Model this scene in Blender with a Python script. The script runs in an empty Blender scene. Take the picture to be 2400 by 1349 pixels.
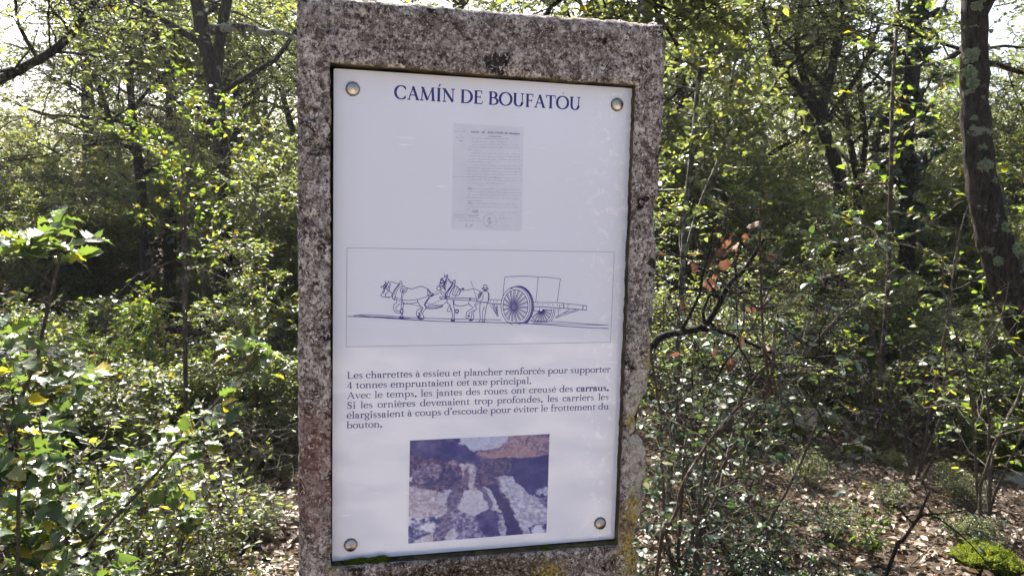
import bpy, bmesh, math, random
import numpy as np
from mathutils import Vector, Matrix
from mathutils.geometry import delaunay_2d_cdt

# ------------------------------------------------------------------ camera, sky, sun, exposure
SC = bpy.context.scene
COL = SC.collection
FPX, CX, CY = 1839.2, 1200.0, 674.5
R1 = np.array([0.970787, 0.001429, 0.239940])
DN = np.array([-0.027325, 0.994135, 0.104634])
R1 /= np.linalg.norm(R1); DN -= R1 * (DN @ R1); DN /= np.linalg.norm(DN)
NN = np.cross(R1, DN)
TL = np.array([-0.277276, -0.341288, 1.220029])
PANEL_W, PANEL_H, PANEL_Z0 = 0.4995, 0.80, 0.90
M = np.array([R1, NN, -DN])                       # camera axes (right, down, forward) -> world
CAM = np.array([-PANEL_W / 2, 0, PANEL_Z0 + PANEL_H]) - M @ TL

cam_data = bpy.data.cameras.new('camera')
cam = bpy.data.objects.new('camera', cam_data); COL.objects.link(cam)
cam_data.sensor_width = 36; cam_data.lens = FPX / 2400 * 36
cam_data.clip_start = 0.02; cam_data.clip_end = 1000
right, down, fwd = M[:, 0], M[:, 1], M[:, 2]
cam.matrix_world = Matrix(((right[0], -down[0], -fwd[0], CAM[0]), (right[1], -down[1], -fwd[1], CAM[1]),
                           (right[2], -down[2], -fwd[2], CAM[2]), (0, 0, 0, 1)))
SC.camera = cam

SUN_EL, SUN_AZ = math.radians(50), math.radians(-4)   # azimuth from +Y towards +X
world = bpy.data.worlds.new('World'); SC.world = world; world.use_nodes = True
wn = world.node_tree.nodes; wl = world.node_tree.links
sky = wn.new('ShaderNodeTexSky'); sky.sky_type = 'NISHITA'; sky.sun_disc = False
sky.sun_elevation = SUN_EL; sky.sun_rotation = SUN_AZ
sky.air_density = 0.8; sky.dust_density = 5.0; sky.ozone_density = 0.6
wn['Background'].inputs[1].default_value = 0.085
wl.new(sky.outputs[0], wn['Background'].inputs[0])
sun_data = bpy.data.lights.new('sun', 'SUN'); sun = bpy.data.objects.new('sun', sun_data); COL.objects.link(sun)
sun_data.energy = 5.0; sun_data.angle = math.radians(0.5); sun_data.color = (1.0, 0.95, 0.86)
sdir = Vector((math.sin(SUN_AZ) * math.cos(SUN_EL), math.cos(SUN_AZ) * math.cos(SUN_EL), math.sin(SUN_EL)))
sun.rotation_euler = sdir.to_track_quat('Z', 'Y').to_euler(); sun.location = sdir * 30
SC.view_settings.view_transform = 'Standard'; SC.view_settings.look = 'None'
SC.view_settings.exposure = 2.12; SC.view_settings.gamma = 1.0
SC.cycles.max_bounces = 8; SC.cycles.transmission_bounces = 4; SC.cycles.diffuse_bounces = 4; SC.cycles.glossy_bounces = 3
SC.cycles.sample_clamp_indirect = 4.0
SC.cycles.use_denoising = True

def P(px, py, d):
    """a point of the wood: seen at photo pixel (px, py), d metres in front of the lens"""
    return CAM + M @ np.array([(px - CX) / FPX * d, (py - CY) / FPX * d, d])
def on_panel(px, py, y=0.0):
    """the panel-plane point (x, z) that shows at the photo pixel"""
    v = M @ np.array([(px - CX) / FPX, (py - CY) / FPX, 1.0])
    t = (y - CAM[1]) / v[1]
    p = CAM + v * t
    return np.array([p[0], p[2]])

# ------------------------------------------------------------------ object helpers
def link(name, data, parent=None):
    o = bpy.data.objects.new(name, data); COL.objects.link(o)
    if parent is not None: o.parent = parent
    return o
def thing(name, label, cat, loc=(0, 0, 0), group=None):
    o = link(name, None); o.location = Vector(loc); o.empty_display_size = 0.1
    return tag(o, label, cat, group)
def tag(o, label=None, cat=None, group=None, kind=None):
    if label: o['label'] = label
    if cat: o['category'] = cat
    if group: o['group'] = group
    if kind: o['kind'] = kind
    return o
def mesh_from(name, V, F, mat, parent=None, smooth=False, attr=None):
    """V (n,3); F list of (m,k) int arrays or list of lists"""
    me = bpy.data.meshes.new(name)
    V = np.asarray(V, np.float32)
    loops, sizes = [], []
    for f in F:
        f = np.asarray(f, np.int32)
        if f.ndim == 1: f = f[None]
        loops.append(f.ravel()); sizes.append(np.full(len(f), f.shape[1], np.int32))
    loops = np.concatenate(loops); sizes = np.concatenate(sizes)
    me.vertices.add(len(V)); me.vertices.foreach_set('co', V.ravel())
    me.loops.add(len(loops)); me.loops.foreach_set('vertex_index', loops)
    me.polygons.add(len(sizes))
    st = np.concatenate([[0], np.cumsum(sizes)[:-1]]).astype(np.int32)
    me.polygons.foreach_set('loop_start', st)
    me.polygons.foreach_set('use_smooth', np.full(len(sizes), smooth, bool))
    me.update(calc_edges=True)
    if attr is not None:
        a = me.attributes.new('rnd', 'FLOAT', 'FACE'); a.data.foreach_set('value', np.asarray(attr, np.float32))
    if mat: me.materials.append(mat)
    return link(name, me, parent)

# ------------------------------------------------------------------ material helpers
class N:
    def __init__(s, name):
        s.m = bpy.data.materials.new(name); s.m.use_nodes = True
        s.t = s.m.node_tree; s.b = s.t.nodes['Principled BSDF']; s.out = s.t.nodes['Material Output']
    def n(s, kind, **kw):
        x = s.t.nodes.new('ShaderNode' + kind)
        for k, v in kw.items():
            if k in x.inputs.keys(): x.inputs[k].default_value = v
            else: setattr(x, k, v)
        return x
    def l(s, a, b): s.t.links.new(a, b)
    def noise(s, vec, scale, detail=4, rough=0.55, dist=0.0):
        x = s.n('TexNoise'); x.inputs['Scale'].default_value = scale; x.inputs['Detail'].default_value = detail
        x.inputs['Roughness'].default_value = rough; x.inputs['Distortion'].default_value = dist
        s.l(vec, x.inputs['Vector']); return x.outputs['Fac']
    def ramp(s, fac, stops, interp='LINEAR'):
        x = s.n('ValToRGB'); x.color_ramp.interpolation = interp
        e = x.color_ramp.elements
        while len(e) < len(stops): e.new(0.5)
        for k, (p, c) in enumerate(stops):
            e[k].position = p; e[k].color = c if len(c) == 4 else (*c, 1)
        s.l(fac, x.inputs[0]); return x.outputs['Color']
    def gate(s, fac, a, b):
        return s.ramp(fac, [(a, (0, 0, 0)), (b, (1, 1, 1))])
    def mix(s, fac, a, b, mode='MIX'):
        x = s.n('Mix'); x.data_type = 'RGBA'; x.blend_type = mode
        for i, v in ((0, fac), (6, a), (7, b)):
            if hasattr(v, 'links'): s.l(v, x.inputs[i])
            elif isinstance(v, (int, float)): x.inputs[i].default_value = v if i == 0 else (v, v, v, 1)
            else: x.inputs[i].default_value = (*v, 1) if len(v) == 3 else v
        return x.outputs[2]
    def math(s, op, a, b=None):
        x = s.n('Math'); x.operation = op
        for i, v in ((0, a), (1, b)):
            if v is None: continue
            if hasattr(v, 'links'): s.l(v, x.inputs[i])
            else: x.inputs[i].default_value = v
        return x.outputs[0]
    def coord(s): return s.n('TexCoord').outputs['Object']
    def bump(s, h, strength, dist):
        x = s.n('Bump'); x.inputs['Strength'].default_value = strength; x.inputs['Distance'].default_value = dist
        s.l(h, x.inputs['Height']); s.l(x.outputs[0], s.b.inputs['Normal'])
    def set(s, **kw):
        for k, v in kw.items(): s.b.inputs[k.replace('_', ' ')].default_value = v
        return s

def srgb(r, g, b):
    f = lambda c: c / 12.92 if c <= 0.04045 else ((c + 0.055) / 1.055) ** 2.4
    return (f(r / 255), f(g / 255), f(b / 255))

def leaf_mat(name, stops, trans, rough=0.34, tw=0.4, spec=0.5):
    """leaf blade: waxy top, light passing through; the colour varies from leaf to leaf"""
    s = N(name)
    a = s.n('Attribute'); a.attribute_name = 'rnd'
    col = s.ramp(a.outputs['Fac'], stops)
    tcol = s.ramp(a.outputs['Fac'], trans)
    s.l(col, s.b.inputs['Base Color']); s.set(Roughness=rough, Specular_IOR_Level=spec)
    tr = s.n('BsdfTranslucent'); s.l(tcol, tr.inputs['Color'])
    mx = s.n('MixShader'); mx.inputs[0].default_value = tw
    s.l(s.b.outputs[0], mx.inputs[1]); s.l(tr.outputs[0], mx.inputs[2]); s.l(mx.outputs[0], s.out.inputs[0])
    return s.m

def bark_mat(name, dark, light, lichen, amount, scale=1.0):
    s = N(name); c = s.coord()
    mp = s.n('Mapping'); mp.inputs['Scale'].default_value = (1, 1, 0.25); s.l(c, mp.inputs['Vector'])
    n1 = s.ramp(s.noise(mp.outputs[0], 60 * scale, 6, 0.72), [(.36, (0, 0, 0)), (.64, (1, 1, 1))])
    n2 = s.noise(c, 9 * scale, 5, 0.65)
    base = s.mix(n1, dark, light)
    g = s.gate(n2, 0.62 - amount, 0.66 - amount)
    col = s.mix(g, base, lichen)
    s.l(col, s.b.inputs['Base Color']); s.set(Roughness=0.9, Specular_IOR_Level=0.2)
    s.bump(n1, 0.9, 0.02)
    return s.m

MAT = {}
MAT['leaf_oak'] = leaf_mat('oak_leaf', [(0, (0.034, 0.040, 0.029)), (0.5, (0.054, 0.060, 0.042)), (0.9, (0.085, 0.09, 0.055)), (1, (0.15, 0.12, 0.03))],
                           [(0, (0.13, 0.17, 0.05)), (0.6, (0.25, 0.30, 0.08)), (0.93, (0.34, 0.38, 0.04)), (1, (0.5, 0.42, 0.03))], 0.43, 0.42, 0.6)
MAT['leaf_holly'] = leaf_mat('spiny_leaf', [(0, (0.030, 0.055, 0.032)), (0.85, (0.05, 0.085, 0.04)), (0.93, (0.09, 0.11, 0.03)), (1, (0.45, 0.33, 0.03))],
                             [(0, (0.13, 0.22, 0.03)), (0.8, (0.22, 0.32, 0.04)), (1, (0.6, 0.48, 0.02))], 0.40, 0.32, 0.8)
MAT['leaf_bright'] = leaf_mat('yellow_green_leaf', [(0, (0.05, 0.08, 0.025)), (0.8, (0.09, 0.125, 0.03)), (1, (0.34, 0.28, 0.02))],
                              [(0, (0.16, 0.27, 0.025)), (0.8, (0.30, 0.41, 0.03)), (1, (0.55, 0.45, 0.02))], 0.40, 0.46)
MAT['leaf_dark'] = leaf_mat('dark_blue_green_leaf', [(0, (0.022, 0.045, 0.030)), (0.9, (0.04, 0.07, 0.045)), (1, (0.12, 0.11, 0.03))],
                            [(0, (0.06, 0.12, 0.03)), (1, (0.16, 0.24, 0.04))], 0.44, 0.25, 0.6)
MAT['leaf_low'] = leaf_mat('undergrowth_leaf', [(0, (0.038, 0.054, 0.038)), (0.75, (0.066, 0.086, 0.054)), (0.94, (0.115, 0.118, 0.05)), (1, (0.22, 0.10, 0.04))],
                           [(0, (0.16, 0.22, 0.05)), (0.7, (0.30, 0.37, 0.06)), (0.95, (0.48, 0.50, 0.03)), (1, (0.5, 0.25, 0.03))], 0.42, 0.42, 0.8)
MAT['leaf_dry'] = leaf_mat('dry_red_leaf', [(0, (0.09, 0.045, 0.03)), (0.6, (0.16, 0.08, 0.05)), (1, (0.24, 0.16, 0.11))],
                           [(0, (0.13, 0.05, 0.03)), (1, (0.24, 0.11, 0.06))], 0.6, 0.36, 0.3)
MAT['litter'] = leaf_mat('fallen_leaf', [(0, (0.035, 0.022, 0.016)), (0.4, (0.10, 0.065, 0.045)), (0.75, (0.21, 0.155, 0.115)), (0.93, (0.32, 0.26, 0.21)), (1, (0.42, 0.37, 0.33))],
                         [(0, (0.2, 0.12, 0.06)), (1, (0.4, 0.28, 0.16))], 0.5, 0.12, 0.4)
MAT['bark'] = bark_mat('oak_bark', (0.012, 0.010, 0.008), (0.085, 0.068, 0.055), (0.24, 0.26, 0.19), 0.03)
MAT['bark_pale'] = bark_mat('pale_bark', (0.07, 0.065, 0.05), (0.17, 0.16, 0.13), (0.32, 0.34, 0.26), 0.12, 2)
MAT['bark_lichen'] = bark_mat('lichen_crusted_bark', (0.03, 0.025, 0.02), (0.09, 0.08, 0.065), (0.36, 0.38, 0.30), 0.16)
MAT['twig_brown'] = bark_mat('brown_twig_bark', (0.075, 0.05, 0.038), (0.17, 0.12, 0.09), (0.34, 0.33, 0.28), 0.08, 3)
MAT['twig_grey'] = bark_mat('grey_twig_bark', (0.09, 0.075, 0.06), (0.24, 0.20, 0.16), (0.36, 0.36, 0.30), 0.05, 3)
MAT['twig_dark'] = bark_mat('dark_twig_bark', (0.02, 0.018, 0.018), (0.055, 0.048, 0.045), (0.2, 0.2, 0.17), 0.0, 3)

# ------------------------------------------------------------------ plant builder
def unit(v): return v / (np.linalg.norm(v, axis=-1, keepdims=True) + 1e-9)
UP = np.array([0, 0, 1.0])
def smooth_path(pts, n=6):
    pts = np.asarray(pts, float)
    if len(pts) < 3: return pts
    q = np.vstack([2 * pts[0] - pts[1], pts, 2 * pts[-1] - pts[-2]]); out = []
    for i in range(1, len(q) - 2):
        a, b, c, d = q[i - 1], q[i], q[i + 1], q[i + 2]
        for t in np.linspace(0, 1, n, endpoint=False):
            out.append(0.5 * (2 * b + (c - a) * t + (2 * a - 5 * b + 4 * c - d) * t * t + (3 * b - a - 3 * c + d) * t ** 3))
    out.append(pts[-1]); return np.array(out)

class Tubes:
    def __init__(s): s.V = []; s.F = []; s.n = 0
    def add(s, pts, r0, r1, sides=6, rough=0.0, rng=None, power=1.0):
        pts = np.asarray(pts, float); k = len(pts)
        tan = unit(np.gradient(pts, axis=0))
        m = unit(pts[-1] - pts[0]); ref = np.array([1.0, 0, 0]) if abs(m[0]) < 0.8 else np.array([0, 1.0, 0])
        b = unit(np.cross(tan, ref)); c = np.cross(tan, b)
        t = np.linspace(0, 1, k) ** power
        rad = r0 + (r1 - r0) * t
        if np.ndim(rough) == 0 and rough > 0: rad = rad * (1 + rng.normal(0, rough, k))
        a = np.arange(sides) / sides * 2 * math.pi
        rr = rad[:, None]
        if rough > 0: rr = rr * (1 + rng.normal(0, rough * 0.7, (k, sides)))
        ring = pts[:, None] + (b[:, None] * np.cos(a)[None, :, None] + c[:, None] * np.sin(a)[None, :, None]) * rr[:, :, None]
        s.V.append(ring.reshape(-1, 3))
        i = np.arange(k - 1)[:, None] * sides; j = np.arange(sides)[None]; j2 = (j + 1) % sides
        f = np.stack([i + j, i + j2, i + sides + j2, i + sides + j], -1).reshape(-1, 4) + s.n
        s.F.append(f); s.n += k * sides
    def many(s, p0, p1, p2, r):
        """thin three-sided twigs, all at once"""
        n = len(p0)
        if n == 0: return
        d = unit(p2 - p0); ref = np.where(np.abs(d[:, :1]) < 0.8, np.array([[1.0, 0, 0]]), np.array([[0, 1.0, 0]]))
        b = unit(np.cross(d, ref)); c = np.cross(d, b); out = []
        for p, q in ((p0, 1.0), (p1, 0.8), (p2, 0.35)):
            for a in (0, 2.094, 4.189):
                out.append(p + (b * math.cos(a) + c * math.sin(a)) * (r * q)[:, None])
        s.V.append(np.stack(out, 1).reshape(-1, 3))
        base = np.array([[0, 1, 4, 3], [1, 2, 5, 4], [2, 0, 3, 5], [3, 4, 7, 6], [4, 5, 8, 7], [5, 3, 6, 8]])
        s.F.append((np.arange(n)[:, None, None] * 9 + base[None]).reshape(-1, 4) + s.n); s.n += 9 * n
    def build(s, name, mat, parent, org):
        return mesh_from(name, np.vstack(s.V) - org, s.F, mat, parent, smooth=True)

def tmpl_oval(w=0.24, fold=0.07, droop=0.08):
    V = np.array([[0, 0, 0], [w, .33, fold], [w * .86, .68, fold - droop * .5], [0, 1, -droop], [-w * .86, .68, fold - droop * .5], [-w, .33, fold]])
    return V, [np.array([[0, 1, 2, 3], [0, 3, 4, 5]])]
def tmpl_round(w=0.36):
    V = np.array([[0, 0, 0], [w * .75, .12, .06], [w, .42, .07], [w * .68, .76, .02], [0, 1, -.08], [-w * .68, .76, .02], [-w, .42, .07], [-w * .75, .12, .06], [0, .5, 0]])
    return V, [np.array([[0, 1, 2, 8], [8, 2, 3, 4], [8, 4, 5, 6], [0, 8, 6, 7]])]
def tmpl_heart():
    V = np.array([[0, 0, 0], [.22, -.14, .05], [.42, .1, .08], [.30, .5, .03], [0, 1, -.1], [-.30, .5, .03], [-.42, .1, .08], [-.22, -.14, .05], [0, .45, -.01]])
    return V, [np.array([[0, 1, 2, 8], [8, 2, 3, 4], [8, 4, 5, 6], [0, 8, 6, 7]])]
def tmpl_spiny():
    """holly-like oak leaf: five teeth a side, each half a fan from the midrib"""
    ts = [0.08, 0.20, 0.30, 0.43, 0.52, 0.64, 0.72, 0.82, 0.89]
    ws = [0.20, 0.33, 0.26, 0.37, 0.26, 0.31, 0.20, 0.20, 0.09]
    mid = [[0, 0, 0], [0, .26, .0], [0, .46, -.01], [0, .65, -.03], [0, .83, -.06], [0, 1.0, -.10]]
    V = list(mid); nR = len(V)
    for t, w in zip(ts, ws): V.append([w, t + (0.05 if w in (.33, .37, .31) else 0), .10 * (w / .3) + (0.05 if w in (.33, .37, .31) else -.01) - t * t * .08])
    nL = len(V)
    for t, w in zip(ts, ws): V.append([-w, t + (0.05 if w in (.33, .37, .31) else 0), .10 * (w / .3) + (0.05 if w in (.33, .37, .31) else -.01) - t * t * .08])
    q, t3 = [], []
    for n0, flip in ((nR, 0), (nL, 1)):
        r = lambda k: n0 + k
        for f in ([0, r(0), r(1), 1], [1, r(1), r(2), 2], [2, r(2), r(3), r(4)], [2, r(4), r(5), 3], [3, r(5), r(6), 4], [4, r(6), r(7), r(8)]):
            q.append(f[::-1] if flip else f)
        t3.append([4, 5, r(8)] if flip else [4, r(8), 5])
    return np.array(V, float), [np.array(q), np.array(t3)]
OVAL, ROUND, HEART, SPINY = tmpl_oval(), tmpl_round(), tmpl_heart(), tmpl_spiny()
NARROW = tmpl_oval(0.15, 0.05, 0.15)

def leaves(name, tm, pos, d, nrm, size, mat, parent, org, rnd):
    V0, F0 = tm
    y = unit(d); z = unit(nrm - y * np.sum(nrm * y, 1, keepdims=True)); x = np.cross(y, z)
    n = len(pos); k = len(V0)
    q = np.random.default_rng(n * 7 + k); bend = q.normal(.06, .16, (n, 1)); curl = q.normal(.05, .22, (n, 1)); tw_ = q.normal(0, .22, (n, 1)); sw = q.normal(0, .08, (n, 1))
    X0 = V0[None, :, 0] * q.uniform(.75, 1.15, (n, 1)); Y0 = np.broadcast_to(V0[None, :, 1], X0.shape)
    Z0 = V0[None, :, 2] - bend * Y0 ** 2 + curl * np.abs(X0) + tw_ * X0 * Y0; X0 = X0 + sw * Y0 ** 2
    W = (x[:, None] * X0[..., None] + y[:, None] * Y0[..., None] + z[:, None] * Z0[..., None]) * size[:, None, None] + (pos - org)[:, None]
    F, A = [], []
    for f in F0:
        F.append((np.arange(n)[:, None, None] * k + f[None]).reshape(-1, f.shape[1])); A.append(np.repeat(rnd, len(f)))
    return mesh_from(name, W.reshape(-1, 3), F, mat, parent, smooth=True, attr=np.concatenate(A))

def wander(rng, p, d, L, n=5, curl=0.25, lift=0.0):
    pts = [p]; d = unit(d)
    for i in range(n):
        d = unit(d + rng.normal(0, curl, 3) + UP * lift / n)
        pts.append(pts[-1] + d * L / n)
    return np.array(pts)

def grow(rng, tub, stems, levels, tw, sides=6, twig_r=0.0016):
    """stems: [(path, r0, r1, t0)]; levels: [(n, length, out, up, curl)]; tw: (n per branch, length, leaves per twig)
    returns the leaf positions, directions"""
    cur = []
    for (path, r0, r1, t0) in stems:
        tub.add(path, r0, r1, sides, 0.06 if r0 > 0.02 else 0.03, rng); cur.append((np.asarray(path), r0, r1, t0))
    for (n, L, out, up, curl) in levels:
        nxt = []
        for (path, r0, r1, t0) in cur:
            k = len(path)
            for q in range(n):
                t = t0 + (1 - t0) * (q + rng.random()) / n
                f = t * (k - 1); i = min(int(f), k - 2); p = path[i] + (path[i + 1] - path[i]) * (f - i)
                tan = unit(path[i + 1] - path[i])
                h = rng.normal(0, 1, 3); h[2] *= 0.35; h = unit(h - tan * (h @ tan) * 0.7)
                d = unit(tan * (1 - out) + h * out + UP * up)
                l = L * (0.6 + 0.7 * rng.random()) * (1.15 - 0.55 * t)
                b0 = (r0 + (r1 - r0) * t) * 0.55; b0 = max(b0, twig_r * 1.3)
                pb = wander(rng, p, d, l, 5, curl)
                tub.add(pb, b0, max(b0 * 0.35, twig_r), 4 if b0 < 0.02 else 5, 0.03, rng)
                nxt.append((pb, b0, b0 * 0.35, 0.15))
        cur = nxt
    n, L, nl = tw
    S, T = [], []
    for (path, r0, r1, t0) in cur:
        f = (0.1 + 0.9 * (np.arange(n) + rng.random(n)) / n) * (len(path) - 1)
        i = np.minimum(f.astype(int), len(path) - 2)
        S.append(path[i] + (path[i + 1] - path[i]) * (f - i)[:, None]); T.append(unit(path[i + 1] - path[i]))
    S = np.vstack(S); T = np.vstack(T); m = len(S)
    h = rng.normal(0, 1, (m, 3)); h[:, 2] *= 0.5; h = unit(h)
    D = unit(T * 0.5 + h * 0.9 + UP * 0.12)
    l = L * (0.6 + 0.8 * rng.random(m))
    mid = S + D * (l * .5)[:, None] + rng.normal(0, 1, (m, 3)) * (l * .07)[:, None]
    end = S + D * l[:, None] + UP * (-(l * .10))[:, None] + rng.normal(0, 1, (m, 3)) * (l * .1)[:, None]
    tub.many(S, mid, end, np.full(m, twig_r))
    # leaves, left and right of each twig
    t = (np.arange(nl)[None] + 0.4 + 0.5 * rng.random((m, nl))) / nl
    p = S[:, None] * ((1 - t) ** 2)[..., None] + 2 * mid[:, None] * (t * (1 - t))[..., None] + end[:, None] * (t * t)[..., None]
    side = np.where(np.arange(nl) % 2 == 0, 1.0, -1.0)[None, :, None]
    lat = unit(np.cross(D, UP[None]) + 1e-4)[:, None] * side
    ld = unit(D[:, None] * 0.55 + lat * 0.8 + rng.normal(0, 0.35, (m, nl, 3)))
    return p.reshape(-1, 3), ld.reshape(-1, 3)

def plant(name, label, cat, base, stems, levels, tw, tm, size, leaf, bark, rng, group=None, tilt=0.45, sides=6,
          parts=('stem', 'foliage'), twig_r=0.0016, keep=1.0, rnd_max=1.0, extra=None, clump=0.0):
    base = np.asarray(base, float)
    root = thing(name, label, cat, base, group)
    tub = Tubes()
    pos, d = grow(rng, tub, stems, levels, tw, sides, twig_r)
    if extra is not None:
        for e in extra: tub.add(e[0], e[1], e[2], 5, 0.04, rng)
    k = rng.random(len(pos)) < keep
    if clump > 0:       # whole sprays missing, so the crown has holes
        ph = rng.random(3) * 6
        w = np.sin(pos[:, 0] * 2.1 + ph[0]) * np.sin(pos[:, 1] * 1.7 + ph[1]) * np.sin(pos[:, 2] * 2.6 + ph[2]) + 0.5 * np.sin(pos[:, 0] * 5 + pos[:, 2] * 6 + ph[1])
        k &= w > -1.2 + clump
    pos, d = pos[k], d[k]
    n = len(pos)
    nrm = UP[None] + rng.normal(0, tilt, (n, 3))
    tub.build(parts[0], MAT[bark], root, base)
    leaves(parts[1], tm, pos, d, nrm, size * (0.55 + 0.75 * rng.random(n)), MAT[leaf], root, base, rng.random(n) ** 1.0 * rnd_max)
    return root

def bush_stems(rng, base, h, spread, n, r, lean=(0, 0)):
    out = []
    for i in range(n):
        a = rng.random() * 6.283; s = spread * math.sqrt(rng.random())
        d = np.array([math.cos(a) * s + lean[0], math.sin(a) * s + lean[1], 1.0])
        p = base + np.array([math.cos(a), math.sin(a), 0]) * spread * h * 0.12 * rng.random()
        out.append((wander(rng, p, d, h * (0.65 + 0.45 * rng.random()), 7, 0.14), r, r * 0.35, 0.18))
    return out
# ------------------------------------------------------------------ ground
from mathutils import noise as mn
GRID = {}
def fbm2(x, y, seed=0, octaves=5, base=1.0, gain=0.5):
    """value noise on arrays, 0..1"""
    if (seed, octaves) not in GRID:
        r = np.random.default_rng(seed); GRID[seed, octaves] = [r.random((64, 64)) for _ in range(octaves)]
    out = np.zeros_like(np.asarray(x, float)); amp = 1.0; tot = 0; f = base
    for o in range(octaves):
        g = GRID[seed, octaves][o]; X = x * f; Y = y * f
        i = np.floor(X).astype(int); j = np.floor(Y).astype(int); u = X - i; v = Y - j
        u = u * u * (3 - 2 * u); v = v * v * (3 - 2 * v)
        i0, i1, j0, j1 = i % 64, (i + 1) % 64, j % 64, (j + 1) % 64
        out += amp * ((g[j0, i0] * (1 - u) + g[j0, i1] * u) * (1 - v) + (g[j1, i0] * (1 - u) + g[j1, i1] * u) * v)
        tot += amp; amp *= gain; f *= 2.03
    return out / tot
def gz(x, y):
    x = np.asarray(x, float); y = np.asarray(y, float)
    far = np.clip((np.hypot(x, y) - 1.0) / 3.0, 0, 1)
    return (fbm2(x + 40, y + 40, 3, 4, 0.55) - 0.5) * 0.34 * far + np.clip(y - 3.0, 0, 40) * 0.012 - 0.02
def gpt(px, d):
    """the ground below photo column px, d metres away"""
    p = P(px, CY, d); return np.array([p[0], p[1], float(gz(p[0], p[1]))])

s = N('forest_soil'); c = s.coord()
n1 = s.noise(c, 2.2, 6, 0.62); n2 = s.noise(c, 45, 5, 0.7); n3 = s.noise(c, 130, 3, 0.6)
col = s.ramp(n2, [(0.25, (0.035, 0.024, 0.017)), (0.5, (0.10, 0.072, 0.052)), (0.75, (0.20, 0.155, 0.12))])
col = s.mix(s.gate(n1, 0.60, 0.70), col, (0.075, 0.085, 0.022))
col = s.mix(s.gate(n3, 0.60, 0.66), col, (0.25, 0.20, 0.16))
s.l(col, s.b.inputs['Base Color']); s.set(Roughness=0.95, Specular_IOR_Level=0.15)
s.bump(s.math('ADD', n2, n3), 1.0, 0.03); MAT['soil'] = s.m

def axis(lo, hi, fine0, fine1, df, grow_):
    a = list(np.arange(fine0, fine1 + 1e-6, df)); d = df
    while a[-1] < hi: d *= grow_; a.append(a[-1] + d)
    d = df
    while a[0] > lo: d *= grow_; a.insert(0, a[0] - d)
    return np.array(a)
gx, gy = axis(-260, 260, -6, 7, 0.07, 1.25), axis(-260, 320, -4, 10, 0.07, 1.25)
GX, GY = np.meshgrid(gx, gy)
GZ = gz(GX, GY) + (fbm2(GX + 90, GY + 90, 8, 3, 6.0) - 0.5) * 0.05
nx, ny = len(gx), len(gy); ii = np.arange(ny - 1)[:, None] * nx + np.arange(nx - 1)[None]
ground = mesh_from('ground', np.stack([GX, GY, GZ], -1).reshape(-1, 3), [np.stack([ii, ii + 1, ii + nx + 1, ii + nx], -1).reshape(-1, 4)], MAT['soil'], smooth=True)
tag(ground, 'forest floor of brown soil and leaf mould', kind='structure')

# pale limestone track in front of the sign (behind the photographer; the panel mirrors it)
s = N('limestone_track'); c = s.coord()
n1 = s.noise(c, 2.6, 8, 0.72); n2 = s.noise(c, 24, 5, 0.7)
col = s.ramp(n2, [(0.3, (0.34, 0.30, 0.25)), (0.7, (0.58, 0.54, 0.48))])
col = s.mix(s.gate(n1, 0.48, 0.54), col, (0.12, 0.09, 0.065))
s.l(col, s.b.inputs['Base Color']); s.set(Roughness=0.9); s.bump(n2, 0.8, 0.03)
r = np.random.default_rng(4); px_, py_ = np.meshgrid(np.linspace(-5, 5, 70), np.linspace(-7, -1.0, 50))
yy = py_ + (fbm2(px_ + 30, py_ * 0 + 7, 5, 3, 0.8) - 0.5) * 0.8
zz = gz(px_, yy) + 0.045 + (fbm2(px_ + 20, yy + 20, 6, 4, 1.5) - 0.5) * 0.06
ii = np.arange(49)[:, None] * 70 + np.arange(69)[None]
o = mesh_from('path', np.stack([px_, yy, zz], -1).reshape(-1, 3), [np.stack([ii, ii + 1, ii + 71, ii + 70], -1).reshape(-1, 4)], s.m, smooth=True)
tag(o, 'pale worn limestone track in front of the sign', kind='structure')

# ------------------------------------------------------------------ the stone slab with its recessed panel
sign = thing('information_sign', 'upright lichen-stained stone slab framing a pale lavender panel about old cart tracks', 'information sign', (0, 0, 0))
YF = -0.022
outer_px = [(697, -12), (900, 2), (1100, 20), (1180, 28), (1300, 36), (1420, 46), (1562, 57), (1560, 150), (1553, 300), (1546, 430), (1540, 560), (1536, 700),
            (1527, 800), (1524, 870), (1518, 900), (1506, 945), (1503, 965), (1497, 990), (1500, 1010), (1508, 1040), (1514, 1060), (1513, 1110), (1507, 1180), (1504, 1250), (1502, 1349), (1500, 1450)]
outer = [on_panel(a, b, YF) for a, b in outer_px]
outer += [np.array([outer[-1][0] + 0.004, -0.12])]
left = [on_panel(a, b, YF) for a, b in [(706, 1440), (705, 1349), (702, 1100), (700, 860), (701, 700), (699, 400), (697, 200)]]
outer += [np.array([left[0][0] + 0.003, -0.12])] + left
inner = [on_panel(a, b, YF) for a, b in [(774, 146), (1493, 199), (1451, 1279), (776, 1331)]]
def resample(poly, step, rng, jit, round_=0.0):
    out = []
    for a, b in zip(poly, poly[1:] + poly[:1]):
        L = np.linalg.norm(b - a); k = max(1, int(round(L / step)))
        nrm = np.array([-(b - a)[1], (b - a)[0]]) / L
        for q in range(k):
            p = a + (b - a) * q / k
            h = fbm2(np.array([p[0] * 60 + 50]), np.array([p[1] * 60 + 50]), 12, 3)[0] - 0.5
            out.append(p + nrm * (rng.normal(0, jit) + h * jit * 1.6))
    return np.array(out)
rng = np.random.default_rng(7)
OUT = resample(outer, 0.005, rng, 0.0005)
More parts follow.
